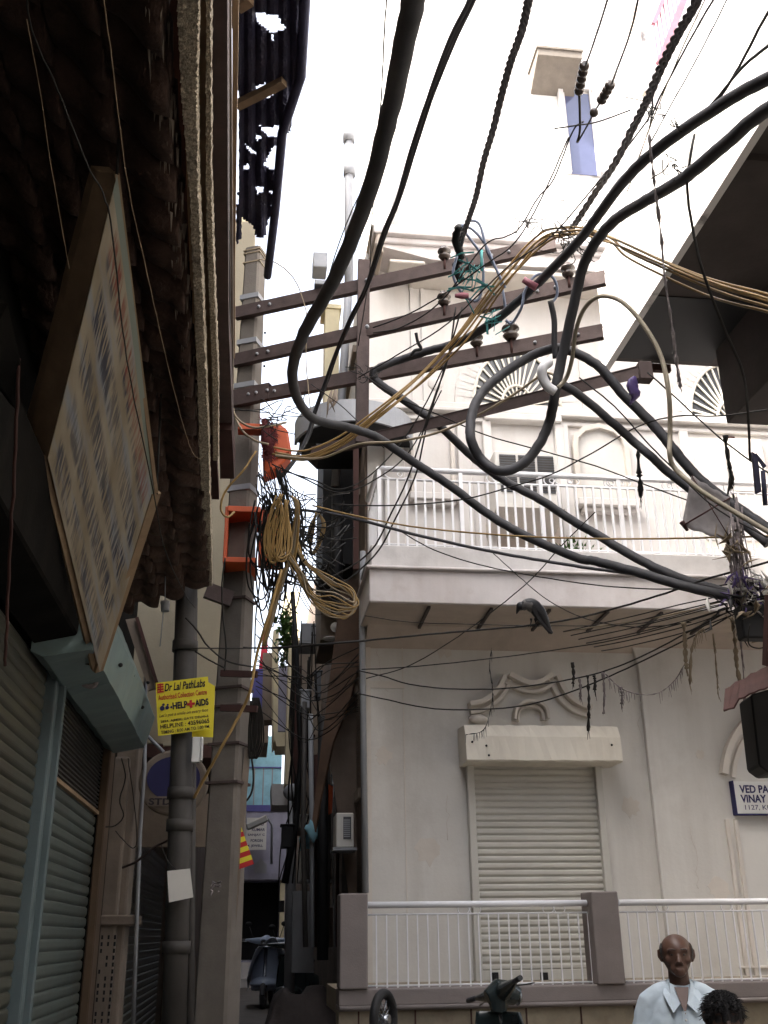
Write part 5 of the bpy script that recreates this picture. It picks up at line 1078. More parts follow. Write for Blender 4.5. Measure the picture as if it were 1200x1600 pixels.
# long wires over the house front
W = [
('long ochre wire sagging level across the balcony rails to the right edge', [(488,790,8.0),(560,807,8.0),(640,822,7.9),(720,831,7.8),(815,838,7.6),(900,841,7.5),(1000,842,7.3),(1110,840,7.1),(1190,838,6.9),(1260,834,6.7)], .0068, 'yel'),
('taut black cable just below the ochre wire, ending at the kerb of the balcony', [(440,795,8.1),(500,800,8.1),(560,812,8.0),(660,838,7.8),(770,862,7.6),(860,878,7.5),(930,889,7.4),(1000,898,7.3)], .012, 'black'),
('black wire the crow perches on, rising to the top of the debris tangle', [(380,1012,8.0),(440,1012,8.0),(570,1001,8.0),(640,994,7.9),(740,985,7.8),(830,977,7.7),(900,966,7.6),(960,951,7.4),(1040,927,7.1),(1100,906,6.9),(1200,878,6.6),(1260,858,6.4)], .0075, 'wire'),
('thin dark wire bowing low across the ogee moulding', [(560,1048,8.2),(600,1057,8.2),(640,1069,8.1),(700,1076,8.0),(780,1076,7.9),(860,1067,7.7),(940,1050,7.5),(1010,1022,7.3),(1080,985,7.1),(1140,955,6.9)], .0055, 'wire'),
('lowest dark wire crossing the small arch moulding', [(560,1084,8.2),(600,1092,8.2),(660,1105,8.1),(720,1109,8.0),(800,1105,7.9),(860,1092,7.7),(940,1062,7.5),(1020,1025,7.3),(1100,985,7.1),(1142,962,6.9)], .0055, 'wire'),
('thin wire from the alley over the wall vent up to the debris tangle', [(565,1046,8.3),(640,1042,8.2),(740,1032,8.0),(850,1018,7.8),(960,1000,7.5),(1060,975,7.2),(1140,950,6.9)], .0045, 'wire'),
('slack thin wire under the balcony soffit nearest the wall top', [(570,962,9.0),(640,972,9.0),(760,976,8.8),(880,978,8.5),(1000,974,8.0),(1100,950,7.3),(1150,940,7.0)], .0038, 'wire'),
('pale thin wire just under the slab edge to the debris tangle', [(880,987,7.8),(980,972,7.5),(1060,958,7.2),(1120,942,7.0),(1160,930,6.8)], .0048, 'tanwire'),
('thin wire crossing from the left pipe to the pole and the alley edge', [(275,1012,7.6),(340,1013,7.7),(420,1012,7.9),(500,1006,8.0),(570,1000,8.1)], .005, 'wire'),
('fine wire slanting up left to right behind the crow to the slab edge', [(572,1060,8.4),(640,1040,8.3),(715,995,8.1),(770,955,8.0),(830,905,7.9),(880,850,7.8),(930,800,7.7)], .0042, 'wire'),
('fine wire running down right from the ochre wire across the balcony slab', [(617,825,8.2),(680,860,8.1),(760,885,7.9),(860,904,7.7),(960,917,7.4),(1060,920,7.2),(1160,911,6.9)], .0048, 'wire'),
('fine wire crossing the slab diagonally from the railing foot to the right', [(764,858,8.2),(810,900,8.0),(860,940,7.8),(920,968,7.5),(1000,980,7.3),(1080,972,7.1)], .004, 'wire'),
('thin wire from the column foot rising right past the air conditioner', [(520,788,8.2),(580,790,8.2),(650,788,8.1),(730,779,8.0),(800,760,7.9),(860,742,7.7),(930,705,7.5),(1000,665,7.3),(1060,650,7.0),(1125,650,6.8),(1200,640,6.5)], .0055, 'wire'),
('thin wire running down right under the fanlight and over the niche', [(560,580,8.4),(620,620,8.3),(690,650,8.2),(760,680,8.1),(860,708,7.9),(930,728,7.8),(1010,758,7.6),(1075,782,7.5)], .0052, 'wire'),
('wire from the cross arm bracket down right to the kite tangle', [(1012,582,7.2),(1060,625,7.0),(1120,680,6.8),(1180,725,6.6),(1240,765,6.4)], .006, 'wire'),
('second wire down from the cross arm bracket, ending at the right edge', [(905,590,7.3),(960,635,7.2),(1010,690,7.1),(1060,740,6.9),(1120,795,6.7),(1200,840,6.5)], .0055, 'wire'),
('long thin wire from the column top down across the cream wall to the right', [(486,600,8.2),(540,640,8.2),(600,700,8.1)], .004, 'wire'),
('left one of the twin wires drooping past the balcony corner', [(712,480,8.3),(700,560,8.3),(672,640,8.3),(640,740,8.3),(612,800,8.3),(580,860,8.3),(520,900,8.2),(470,905,8.1),(430,885,8.0)], .0075, 'wire'),
('right one of the twin wires drooping past the balcony corner', [(722,480,8.3),(690,590,8.3),(668,660,8.3),(650,740,8.3),(618,810,8.3),(585,868,8.3),(520,920,8.2),(470,915,8.1),(425,895,8.0)], .0075, 'wire'),
('thin black wire bowing from the upper box out to the cream wall', [(440,735,8.0),(490,750,8.0),(530,765,8.1),(575,745,8.2),(620,700,8.3),(660,640,8.4),(700,560,8.5)], .006, 'wire'),
('thin black wire sagging below the bowed one near the column foot', [(425,725,8.0),(480,750,8.0),(530,770,8.1),(585,750,8.2),(640,705,8.3),(690,610,8.4)], .006, 'wire'),
('hair-thin wire up the sky left of the thickest cable', [(606,-30,5),(600,60,5.4),(594,170,6),(580,260,6.6),(545,340,7.2),(520,410,7.8),(505,470,8.2)], .0045, 'wire'),
('hair-thin wire plunging past the corner of the cornice', [(585,300,7.5),(580,360,7.8),(577,430,8.0),(560,540,8.2)], .004, 'wire'),
('thin wire stretched from the right of the pole top to the first cross arm', [(405,405,8.8),(430,410,8.9),(455,430,9.0),(470,458,9.1),(480,500,9.0),(478,560,9.0),(485,640,8.8)], .005, 'tanwire'),
('thin dark wire rising from the steel column to the porcelain strain insulators', [(583,512,8.3),(640,490,8.2),(700,455,8.0),(760,412,7.8),(800,384,7.7),(830,340,7.5),(860,280,7.2),(888,215,6.9)], .0058, 'wire'),
('second thin dark wire from the column ending at the strain insulators', [(583,520,8.3),(630,510,8.2),(690,470,8.0),(755,385,7.8),(790,370,7.7),(812,356,7.6),(840,310,7.4),(865,280,7.2),(895,205,6.9),(912,190,6.8)], .0058, 'wire'),
('straight thin wire lifting from the column to the ochre bundle', [(560,590,8.2),(620,555,8.1),(700,505,8.0),(790,420,7.8),(860,370,7.5),(930,290,7.0),(1010,190,6.4),(1020,150,6.2)], .0055, 'wire'),
('wire dropping from the sky to the upper strain insulator', [(960,-40,5.0),(940,30,5.4),(916,100,6.0)], .006, 'wire'),
('wire dropping from the sky to the lower strain insulator', [(1003,-30,5.0),(985,50,5.4),(956,130,6.0)], .006, 'wire'),
('thin wire running up right beside the slanting twisted cable', [(1140,-40,4.6),(1085,50,5.2),(1025,165,6.0),(1015,200,6.2)], .006, 'wire'),
('pale thin wire alongside the slanting twisted cable', [(1110,-20,4.9),(1060,90,5.5),(1015,200,6.1),(980,300,6.6)], .004, 'tanwire'),
('very thin wire further right of the slanting twisted cable', [(1150,-30,4.7),(1100,70,5.3),(1040,180,5.9),(1015,225,6.1)], .004, 'wire'),
('black wire crossing the white fascia from the upper right corner', [(1250,-40,4.2),(1200,20,4.6),(1160,95,5.0),(1130,145,5.3),(1108,170,5.5)], .008, 'wire'),
('second black wire meeting it on the white fascia', [(1250,35,4.2),(1200,72,4.6),(1160,105,5.0),(1125,148,5.3),(1085,195,5.7)], .008, 'wire'),
('dark wire dangling from the looped cable down over the dark soffit', [(1085,210,5.7),(1078,250,5.6),(1074,300,5.6),(1085,370,5.6),(1100,430,5.6),(1130,510,5.7),(1160,580,5.8),(1168,640,5.8),(1172,720,5.9)], .008, 'wire'),
('faint wire hanging in the dark eave from the top left corner', [(40,-20,2.6),(50,50,2.7),(90,140,2.8),(135,255,3.0),(160,300,3.1),(175,360,3.2),(190,500,3.6),(205,600,4.0),(240,770,4.6),(258,860,5.0),(290,930,5.6),(305,950,5.8)], .0028, 'wire'),
('fine wire hanging in the dark eave ending in a curl at the roughcast rim', [(160,-20,2.6),(178,120,2.8),(200,290,3.2),(235,450,3.7),(262,570,4.1),(285,660,4.6),(300,705,5.0),(312,717,5.1),(322,712,5.1)], .0016, 'board'),
('faint straight wire at the far left of the dark eave', [(42,30,2.6),(60,130,2.8),(85,290,3.1),(108,420,3.4)], .0013, 'board'),
('thin wire dropping from the yellow sign to the plaster pilaster', [(190,1185,7.6),(196,1215,7.7),(187,1250,7.7),(193,1275,7.7),(180,1290,7.7),(165,1292,7.7)], .005, 'wire'),
('thin loop of wire hanging below the pale metal hood', [(200,1185,7.7),(209,1250,7.8),(214,1310,7.8),(208,1325,7.8),(195,1315,7.8),(180,1298,7.8)], .004, 'wire'),
('rusty bent wire reaching from the pilaster to the thick pipe', [(192,1356,7.8),(215,1345,7.7),(240,1325,7.6),(268,1310,7.5)], .009, 'rust'),
('bright yellow rope slanting from the coils past the pole to the thick pipe', [(440,890,7.6),(420,960,7.5),(402,1020,7.5),(392,1075,7.4),(378,1110,7.4),(345,1170,7.3),(320,1215,7.3),(303,1247,7.3)], .011, 'yel'),
('black wire sloping from the thick pipe to the pole just below the strut', [(290,965,7.6),(308,985,7.6),(325,1010,7.7),(355,1033,7.8),(395,1042,7.9)], .007, 'wire'),
('second black wire sloping from the thick pipe to the pole', [(305,1018,7.6),(330,1033,7.7),(352,1044,7.8)], .006, 'wire'),
('thin vertical wire down the yellowed plaster left of the pole', [(352,872,7.8),(347,910,7.8),(348,960,7.8),(353,1010,7.8),(351,1048,7.9)], .006, 'wire'),
('tan wire looping left round the pole above the clamp', [(358,570,8.2),(362,600,8.0),(360,630,8.0),(372,655,7.9),(395,668,7.8),(425,665,7.8),(447,660,7.9)], .009, 'tanwire'),
('second tan wire looping left round the pole to the bristles', [(366,648,8.1),(378,672,7.9),(398,688,7.8),(420,694,7.8)], .009, 'tanwire'),
('ochre wire dropping in a loop over the yellowed plaster', [(400,705,7.9),(380,735,7.8),(352,768,7.8),(345,795,7.8),(355,808,7.8),(366,800,7.9)], .009, 'yel'),
('black wire running down the right face of the pole', [(398,800,7.9),(402,850,7.8),(408,885,7.8),(400,960,7.9),(398,1020,8.0)], .006, 'wire'),
]
for lb, pl, r, m in W: cable('ochre_wire' if m == 'yel' else 'tan_wire' if m == 'tanwire' else 'black_wire', lb, pl, r, m, 'wire', seg=6, n=6, jit=.0012)
# drooping ochre wires from the boxes, hanging coil and its tail
rs = random.Random(31)
for k in range(11):
    x = 421+k*2.0; pl = [(438+rs.uniform(-4, 4), 775+rs.uniform(-4, 4), 7.75+rs.uniform(-.08, .08)), (x+rs.uniform(-3, 3), 800, 7.7), (x-6+rs.uniform(-4, 4), 840, 7.7), (x-4, 870+rs.uniform(-6, 8), 7.7), (x+8, 868+rs.uniform(-4, 6), 7.75), (x+14, 835, 7.8), (446+rs.uniform(-3, 5), 785, 7.85)]
    pl = [(a_+rs.uniform(-4, 4), b_+rs.uniform(-5, 5), c_) for a_, b_, c_ in pl]
    cable('ochre_wire', 'one of the ochre wires in the hanging hank in front of the lower orange box', pl, .0062, 'yel', 'wire', 'hank of ochre wire on the lower box', n=6)
for k in range(6):
    x = 452+k*4; pl = [(455, 775, 7.85), (462+k, 792, 7.85), (456+rs.uniform(-3, 6), 850+k*4, 7.9), (440+rs.uniform(-3, 6), 900, 7.9), (424+rs.uniform(-6, 6), 960, 7.9), (412+rs.uniform(-4, 4), 1010, 7.9)]
    cable('ochre_wire', 'one of the loose ochre wires trailing down behind the yellow rope', pl, .008, 'yel' if k % 2 else 'tanwire', 'wire', 'trailing ochre wires', n=6)
for k in range(11):
    t = k/10; pl = [(450+rs.uniform(-3, 3), 865+rs.uniform(-4, 4), 7.9), (470+8*t, 900+rs.uniform(-4, 6)+12*t, 7.85), (490+rs.uniform(-5, 5), 925+22*t, 7.8), (520, 930+34*t+rs.uniform(-3, 3), 7.8), (545+rs.uniform(-3, 3), 940+26*t, 7.8), (556+rs.uniform(-3, 3), 945+rs.uniform(-5, 4), 7.85), (548, 928-6*t, 7.9), (515, 910-6*t+rs.uniform(-5, 5), 7.95), (480, 880, 7.95), (462, 850, 7.95)]
    cable('ochre_wire', 'one of the ochre wires in the big splayed coil at the house corner', [(a_+rs.uniform(-4, 4), b_+rs.uniform(-5, 5), c_) for a_, b_, c_ in pl], .0062, 'yel' if k % 3 else 'tanwire', 'wire', 'splayed ochre coil', n=6)
for k in range(5):
    pl = [(495+rs.uniform(-2, 2), 800, 8.1), (490-k*2, 830, 8.1), (487+rs.uniform(-3, 2), 865, 8.1), (496+k, 850, 8.1), (504+k, 820, 8.1), (498, 802, 8.1)]
    cable('ochre_wire', 'one of the ochre wires in the small tear shaped hank left of the black drainpipe', pl, .0075, 'tanwire' if k % 2 else 'yel', 'wire', 'small ochre hank', n=6)
# dark jumble of thin wires between pole and alley mouth
for k in range(56):
    a = (rs.uniform(405, 450), rs.uniform(740, 800), 7.95+rs.uniform(-.1, .1)); e = (rs.uniform(470, 560), rs.uniform(760, 960), 8.1+rs.uniform(-.2, .4)); sg_ = rs.uniform(10, 70)
    pl = [(a[0]-6, a[1]-rs.uniform(5, 25), a[2]), a]+[(a[0]+(e[0]-a[0])*t_+rs.uniform(-7, 7), a[1]+(e[1]-a[1])*t_+sg_*4*t_*(1-t_)+rs.uniform(-5, 5), 8.0+.1*t_) for t_ in (.2, .4, .6, .8)]+[e]
    cable('tangle_wire', 'one of the thin dark wires jumbled between the orange boxes and the alley mouth', pl, rs.choice([.0035, .0045, .006]), 'wire', 'wire', 'dark wire jumble by the pole', n=5)
for k in range(38):
    x = rs.uniform(398, 455); y = rs.uniform(770, 820); dp = rs.uniform(40, 170); wd2 = rs.uniform(6, 34); pl = [(x, y, 7.95+rs.uniform(-.1, .1)), (x-wd2*.4, y+dp*.45, 7.95), (x-wd2*.2+rs.uniform(-5, 5), y+dp*.85, 7.95), (x+wd2*.35, y+dp, 7.95), (x+wd2*.8, y+dp*.7, 7.97), (x+wd2+rs.uniform(-5, 5), y+dp*.3, 8.0), (x+wd2*.7, y+rs.uniform(-15, 10), 8.0)]
    cable('tangle_wire', 'one of the thin wires dangling below the jumble beside the orange boxes', pl, rs.choice([.004, .005, .007]), 'wire', 'wire', 'dangling wires by the pole', n=5)
for k in range(6):
    x = 392+k*2; pl = [(x, 1095, 8.0), (x-4+rs.uniform(-2, 2), 1140, 8.0), (x-2+rs.uniform(-3, 3), 1185, 8.0), (x+8+rs.uniform(-3, 3), 1160, 8.0), (x+8, 1120, 8.0), (x+2, 1090, 8.0)]
    cable('black_loop', 'one of the black cable loops hanging at the right face of the pole', pl, .007, 'wire', 'wire', 'black loops on the pole', n=5)
cable('black_loop', 'lone black hook of cable curling below the loops on the pole', [(392,1175,8.0),(396,1210,8.0),(394,1235,8.0),(386,1250,8.0),(378,1252,8.0)], .008, 'wire', 'wire')
for k in range(12):
    x = rs.uniform(455, 500); pl = [(x, rs.uniform(960, 1060), 12.5), (x+rs.uniform(-10, 10), 1150, 12.5), (x+rs.uniform(-14, 14), 1230, 12.5), (x+rs.uniform(-20, 10), 1310, 12.5), (x+rs.uniform(-30, 0), 1380, 12.5)]
    cable('alley_wire', 'one of the black wires hanging down the alley in a loose curtain', pl, rs.choice([.008, .012]), 'wire', 'wire', 'curtain of alley wires', n=5)
for k in range(14):
    y = rs.uniform(1000, 1130); pl = [(560, y, 9.2), (510+rs.uniform(-10, 10), y+rs.uniform(0, 60), 10.2), (470, y+rs.uniform(-10, 60), 11), (400, y+rs.uniform(-50, 10), 11.5)]
    cable('crossing_wire', 'one of the thin wires strung across the alley mouth', pl, rs.choice([.004, .006]), 'wire', 'wire', 'wires across the alley mouth', n=5)
# vertical bunch in front of the fanlight area, joints, tapes
kn = thing('taped_joint', 'lumpy taped joint where the straight twisted cable meets the cross arms', 'cable joint', D(722, 420, 8.2)); w = MB(); w.tube(crom([D(718, 352, 7.9), D(712, 375, 8.0), D(720, 400, 8.1), D(712, 418, 8.2), D(722, 440, 8.2)], 5), [.02+.018*abs(math.sin(i*1.7)) for i in range(21)], 8); obj('tape', w, 'drk', kn)
for lb, pl in (('pale blue-grey cable looping up and over the taped joint', [(714,400,8.0),(708,430,8.0),(722,458,8.0),(745,470,8.0),(755,440,8.0),(752,400,8.0),(736,375,8.0),(720,352,8.0),(740,360,7.9),(760,385,7.9),(775,420,7.9),(790,450,7.9)]),
               ('grey cable arching from the joint down to the third cross arm', [(722,355,7.9),(735,345,7.9),(750,352,7.9),(762,395,7.9),(780,430,8.0),(788,470,8.0),(790,490,8.0)]),
               ('pale blue cable bowing under the hooked cable near the pink tape', [(790,500,7.7),(800,505,7.7),(815,480,7.6),(820,455,7.6),(835,432,7.6),(855,428,7.6),(868,440,7.6),(870,462,7.6),(860,475,7.6)])):
    cable('pale_cable', lb, pl, .011, 'blwire', 'cable', n=8)
w = MB(); w.tube(crom([D(860,470,7.5),(D(866,500,7.5)),D(866,535,7.5),D(868,560,7.5)],5), .022, 10); tobj('stub_cable', w, 'black', 'short vertical stub of thick cable behind the ochre bundle end', 'cable')
cable('elbow_pipe', 'short white plastic elbow clamped where the big loop closes', [(858,566,7.15),(848,575,7.1),(848,590,7.1),(856,604,7.1),(868,612,7.1)], .034, 'white', 'pipe', n=12)
w = MB(); rs = random.Random(41)
for k in range(22): c = D(735+rs.gauss(0, 12), 440+rs.gauss(0, 16), 7.95); d = V((rs.gauss(0, 1), 0, rs.gauss(0, 1))).normalized()*.10; w.tube([c-d, c+V((0, 0, .02)), c+d], .012, 5, flat=.3)
tobj('turquoise_ribbon', w, 'aqua', 'turquoise plastic ribbon snarled on the second cross arm', 'ribbon')
w = MB(); c = D(722, 462, 7.9); w.tube([c-RT*.055, c, c+RT*.05], [.014, .028, .02], 10); tobj('pink_tape', w, 'pinkp', 'pink taped splice left of the turquoise ribbon', 'tape')
w = MB(); c = D(828, 443, 7.55); w.tube([c-RT*.05+UP*.03, c+RT*.05-UP*.03], [.025, .03], 10); tobj('pink_tape', w, 'pinkp', 'pink tape on the pale blue cable beside the hooked cable', 'tape')
w = MB()
for k in range(9): c = D(770+rs.gauss(0, 6), 500+rs.gauss(0, 7), 7.8); d = V((rs.gauss(0, 1), 0, rs.gauss(0, 1))).normalized()*.07; w.tube([c-d, c+d], .010, 5, flat=.3)
tobj('turquoise_ribbon', w, 'aqua', 'smaller turquoise scrap under the second cross arm', 'ribbon')
def snarl(label, c, rad, n, seed, m='wire', r=.004):
    rs = random.Random(seed); w = MB(); c = D(*c)
    for k in range(n):
        p = c+V((rs.gauss(0, rad*.4), rs.gauss(0, rad*.2), rs.gauss(0, rad*.4))); q = p+V((rs.gauss(0, rad), rs.gauss(0, rad*.3), rs.gauss(0, rad))); s = (p+q)/2+V((rs.gauss(0, rad*.4), 0, rs.gauss(0, rad*.4))); w.tube(crom([p, s, q], 3), r, 4)
    return tobj('wire_snarl', w, m, label, 'wire knot')
snarl('knot of thin wire ends where the slanting twisted cable meets the ochre bundle', (888, 372, 7.4), .12, 34, 1)
snarl('little barbed knot of wire ends on the thin wire left of the slanting twisted cable', (833, 345, 7.5), .07, 12, 2)
snarl('knot of wire ends against the white fascia beside the twisted cable', (1020, 170, 6.0), .06, 12, 3)
snarl('twist of wire binding on top of the hooked cable', (1056, 196, 5.6), .03, 9, 4)
snarl('binding of wire ends between the hooked and looped cables', (1050, 262, 5.7), .05, 10, 5)
snarl('dark wire snarl at the hidden top end of the upper orange box', (430, 650, 7.8), .12, 16, 6)
snarl('dark wire snarl just right of the steel column on the third cross arm', (572, 588, 8.2), .07, 10, 7)
# strain insulators
for lb, a, b, n in (('larger brown strain insulator high in the sky by the blue window', (914, 98, 6.0), (904, 146, 6.3), 5), ('paired brown strain insulator lower right beside the blue window', (955, 130, 6.0), (938, 160, 6.2), 4)):
    t = thing('strain_insulator', lb, 'insulator', D(*b)); p, q = D(*a), D(*b); w = MB(); prof = []
    for k in range(n): prof += [(k/n+.02, .016), (k/n+.06, .030), (k/n+.13, .032), (k/n+.17, .018)]
    w.lathe(p, q, prof+[(1, .016)], 12); obj('porcelain', w, 'ceramic', t)
w = MB(); w.ell(D(928, 176, 6.2), (.028, .028, .028), 12, 8); tobj('strain_insulator', w, 'ceramic', 'single round porcelain knob just below the paired insulator', 'insulator')
cable('black_wire', 'short twin lead dropping from the larger strain insulator past the blue window', [(905,146,6.3),(906,175,6.5),(906,205,6.7),(902,222,6.8)], .008, 'wire', 'wire', n=6)
cable('black_wire', 'thin lead from the round knob down to the long column wire', [(938,160,6.2),(928,176,6.3),(920,192,6.5),(903,222,6.8)], .006, 'wire', 'wire', n=6)
cable('black_wire', 'near horizontal wire spike crossing the blue window', [(866,201,6.6),(900,196,6.6),(935,190,6.6),(985,172,6.4)], .005, 'wire', 'wire', n=6)
# hanging grimy strings (dusty threads) on the right
def strings(label, pts, seed, m='rag', w0=.012, cat='string', name='dusty_string'):
    rs = random.Random(seed); w = MB()
    P = crom([D(*p) for p in pts], 7); w.tube(P, [w0*rs.uniform(.25, 1.0) for _ in P], 5)
    for k in range(len(P)):
        p = rs.choice(P); w.tube([p, p+V((rs.gauss(0, .006), 0, -rs.uniform(.03, .09)))], [.0035, .001], 4)
    return tobj(name, w, m, label, cat)
strings('grimy string hanging from the looped cable in front of the white fascia', [(1014, 210, 5.9), (1018, 250, 5.9), (1024, 300, 5.9), (1033, 370, 5.9), (1038, 430, 5.9), (1050, 510, 5.9), (1058, 575, 5.9), (1063, 605, 5.9)], 1, w0=.014)
strings('frayed string dangling above the kite on the right', [(1133, 680, 6.6), (1138, 720, 6.6), (1143, 745, 6.6), (1136, 775, 6.6)], 2, 'wire', .02)
strings('grimy strands below the debris tangle, leftmost of the group', [(1143, 965, 6.7), (1148, 1000, 6.7), (1151, 1040, 6.7), (1158, 1075, 6.7)], 3, 'drylf', .02)
strings('long grimy strand below the debris tangle reaching the arched moulding', [(1152, 960, 6.8), (1157, 1000, 6.8), (1162, 1060, 6.8), (1164, 1135, 6.8)], 4, w0=.012)
strings('short dark straw strand hanging left of the debris tangle', [(1114, 990, 6.9), (1118, 1030, 6.9), (1122, 1085, 6.9)], 5, 'drylf', .008)
strings('sunlit dry leaf strand hanging on the low wires', [(1068, 972, 7.0), (1070, 1000, 7.0), (1071, 1030, 7.0), (1073, 1045, 7.0)], 6, 'drylf', .022)
strings('bleached bent stalk drooping from the low wires', [(1100, 982, 7.0), (1088, 992, 7.0), (1080, 1020, 7.0), (1078, 1070, 7.0)], 7, 'drylf', .014)
strings('drooping thread festoon between the low wires over the plaster panel', [(945, 1052, 7.4), (970, 1075, 7.4), (1000, 1085, 7.3), (1030, 1082, 7.2), (1055, 1062, 7.2), (1071, 1035, 7.1)], 8, w0=.006)
for k, (x, y0_, y1_, lb) in enumerate(((894, 1035, 1068, 'small blue-grey tuft on the wire left of the others'), (905, 1060, 1088, 'small dark tuft hanging second from the left'), (918, 1055, 1142, 'longest dark tuft ending before the ogee moulding tip'), (942, 1050, 1115, 'dark tuft hanging rightmost of the group on the low wires'), (928, 1055, 1078, 'tiny tuft between the longest and the rightmost tufts'), (970, 1073, 1100, 'thin thread right of the tufts on the festoon'))):
    strings(lb, [(x, y0_, 7.5), (x+2, (y0_+y1_)/2, 7.5), (x+1, y1_, 7.5)], 20+k, 'rag' if k % 2 else 'wire', .016, 'tuft', 'thread_tuft')
strings('dark feather-like tuft hanging on a thread before the niche', [(996, 690, 7.3), (998, 735, 7.3), (1000, 750, 7.3), (1001, 778, 7.3)], 30, 'wire', .024, 'tuft', 'thread_tuft')
strings('curled string hanging straight down over the moulding from the slab', [(768, 1012, 8.5), (765, 1040, 8.5), (769, 1070, 8.5), (768, 1100, 8.5), (756, 1140, 9.0), (728, 1148, 9.2)], 31, 'wire', .005)
# kite, purple bag, folded umbrella-like rag, debris tangle
kt = thing('paper_kite', 'sooty four cornered paper kite caught on the thick cables', 'kite', D(1100, 850, 6.7))
w = MB(); K4 = [(1080, 743, 6.9), (1140, 778, 6.8), (1144, 848, 6.7), (1065, 822, 6.8)]
P4 = [D(*k) for k in K4]; w.grid(lambda u, v: P4[0].lerp(P4[1], u).lerp(P4[3].lerp(P4[2], u), v)+fwd*.04*math.sin(3*u)*math.sin(3*v)+UP*.006*math.sin(20*u), 12, 12); obj('paper', w, 'kite', kt, solid=.003, fix=False)
w = MB(); w.tube([P4[3]-fwd*.01, P4[1]-fwd*.01], .006, 5); w.tube([P4[0]-fwd*.01, P4[2]-fwd*.01], .004, 5); w.tube([P4[3]+UP*.03, P4[3]-UP*.03+RT*.04], [.02, .01], 6); obj('spar', w, 'rustd', kt)
w = MB(); w.tube(crom([D(992, 588, 7.1), D(988, 603, 7.1), D(992, 618, 7.1), D(984, 632, 7.1)], 4), [.012, .03, .045, .05, .06, .055, .05, .06, .05, .03, .02, .015, .01], 9, flat=.5); tobj('purple_bag', w, 'purp', 'purple plastic bag tied under the end of the lower cross arm', 'bag')
w = MB(); w.prism([D(1176, 706, 6.2), D(1184, 712, 6.2), D(1190, 768, 6.2), D(1182, 772, 6.2)], fwd*.03); w.prism([D(1182, 708, 6.2), D(1198, 728, 6.2), D(1194, 732, 6.2), D(1184, 716, 6.2)], fwd*.02); w.tube([D(1192, 735, 6.2), D(1196, 790, 6.2)], .015, 6); tobj('black_scrap', w, 'tin', 'black folded scrap hanging near the right edge above the kite', 'scrap')
w = MB(); rs = random.Random(15)
for k in range(60):
    p = D(1148+rs.gauss(0, 6), 790+rs.uniform(-20, 120), 6.7+rs.uniform(-.1, .1)); w.tube([p, p+V((rs.gauss(0, .02), 0, -rs.uniform(.1, .35)))], [.008, .002], 4)
tobj('dusty_webbing', w, 'rag', 'dusty grey webbing streaming from the kite down to the debris tangle', 'webbing')
for lb, cx__, cy__, rad, m, sd, n in (('main tangle of pale and purple rags on the cable junction at the right edge', 1175, 925, .16, 'offw', 1, 40), ('dark core of the debris tangle at the right edge', 1178, 945, .17, 'drk', 2, 60), ('purple rags in the debris tangle at the right edge', 1168, 925, .12, 'purp', 3, 26), ('dry leaves and twigs at the bottom of the debris tangle', 1190, 960, .16, 'drylf', 4, 40), ('yellowed scraps above the debris tangle under the kite', 1145, 855, .10, 'drylf', 5, 20)):
    rs = random.Random(sd+60); w = MB()
    for k in range(n):
        c = D(cx__+rs.gauss(0, rad*130), cy__+rs.gauss(0, rad*120), 6.6+rs.gauss(0, .08)); d = V((rs.gauss(0, 1), rs.gauss(0, .4), rs.gauss(0, 1))).normalized()*rs.uniform(.03, .11); s = d.cross(V((0, 1, 0))).normalized()*rs.uniform(.006, .028)
        w.tube([c-d, c+s*1.3, c+d], [.003, rs.uniform(.008, .028), .003], 5, flat=.35)
    tobj('debris_tangle', w, m, lb, 'debris', bevel=0)
w = MB(); p = D(1175, 968, 6.5); w.box((p.x-.07, p.y, p.z-.12), (p.x+.14, p.y+.1, p.z+.1)); tobj('junction_can', w, 'drk', 'dark square connector box under the debris tangle', 'box', bevel=.01)
cable('black_wire', 'angular loop of wire hanging under the connector box at the right edge', [(1172,975,6.4),(1169,1000,6.4),(1174,1010,6.4),(1188,1013,6.4),(1200,1008,6.4)], .005, 'wire', 'wire', n=5)
for k in range(6):
    y = 935+k*9; pl = [(880+k*12, y+52-k*3, 7.8), (980, y+30, 7.4), (1070, y+8, 7.1), (1160, 925+k*6, 6.8)]
    cable('crossing_wire', 'one of the thin wires fanning out from the debris tangle under the balcony', pl, .0045, 'wire', 'wire', 'wires fanning from the debris', n=5)
w = MB(); p = D(652, 530, 8.3); w.tube(crom([D(650,520,8.3),D(653,535,8.3),D(658,545,8.3),D(648,548,8.3),D(642,556,8.3)],4), .014, 6); tobj('rag_scrap', w, 'drk', 'small dark scrap snagged on the hooked cable near its hook', 'scrap')

# ================================================================== CROW
crow = thing('crow', 'crow with a grey neck perched on the wire below the balcony, looking down left', 'bird', D(833, 976, 7.7))
dc = 7.68
w = MB()
B = [(815, 950, dc), (822, 944, dc), (832, 945, dc), (841, 955, dc), (848, 966, dc), (853, 975, dc), (858, 984, dc), (863, 990, dc)]
w.tube(crom([D(*p) for p in B], 5), [(.028+.030*math.sin(min(1, i/14)*math.pi/2)) if i < 16 else max(.012, .058-(i-16)*.0024) for i in range(36)], 12, flat=.85)
w.ell(D(814, 947, dc), (.036, .033, .034), 14, 10)
hd_ = D(808, 956, dc); w.tube([D(811, 949, dc), D(808.5, 955, dc), D(807, 960, dc)], [.022, .013, .003], 8)
for s in (0, 1): w.tube([D(830+s*6, 966, dc), D(830+s*7, 972, dc), D(828+s*9, 977, dc+.0)], [.012, .006, .005], 6)
body = obj('body', w, 'feath', crow, fix=False); rm = body.modifiers.new('merge', 'REMESH'); rm.mode = 'VOXEL'; rm.voxel_size = .005; rm.use_smooth_shade = True
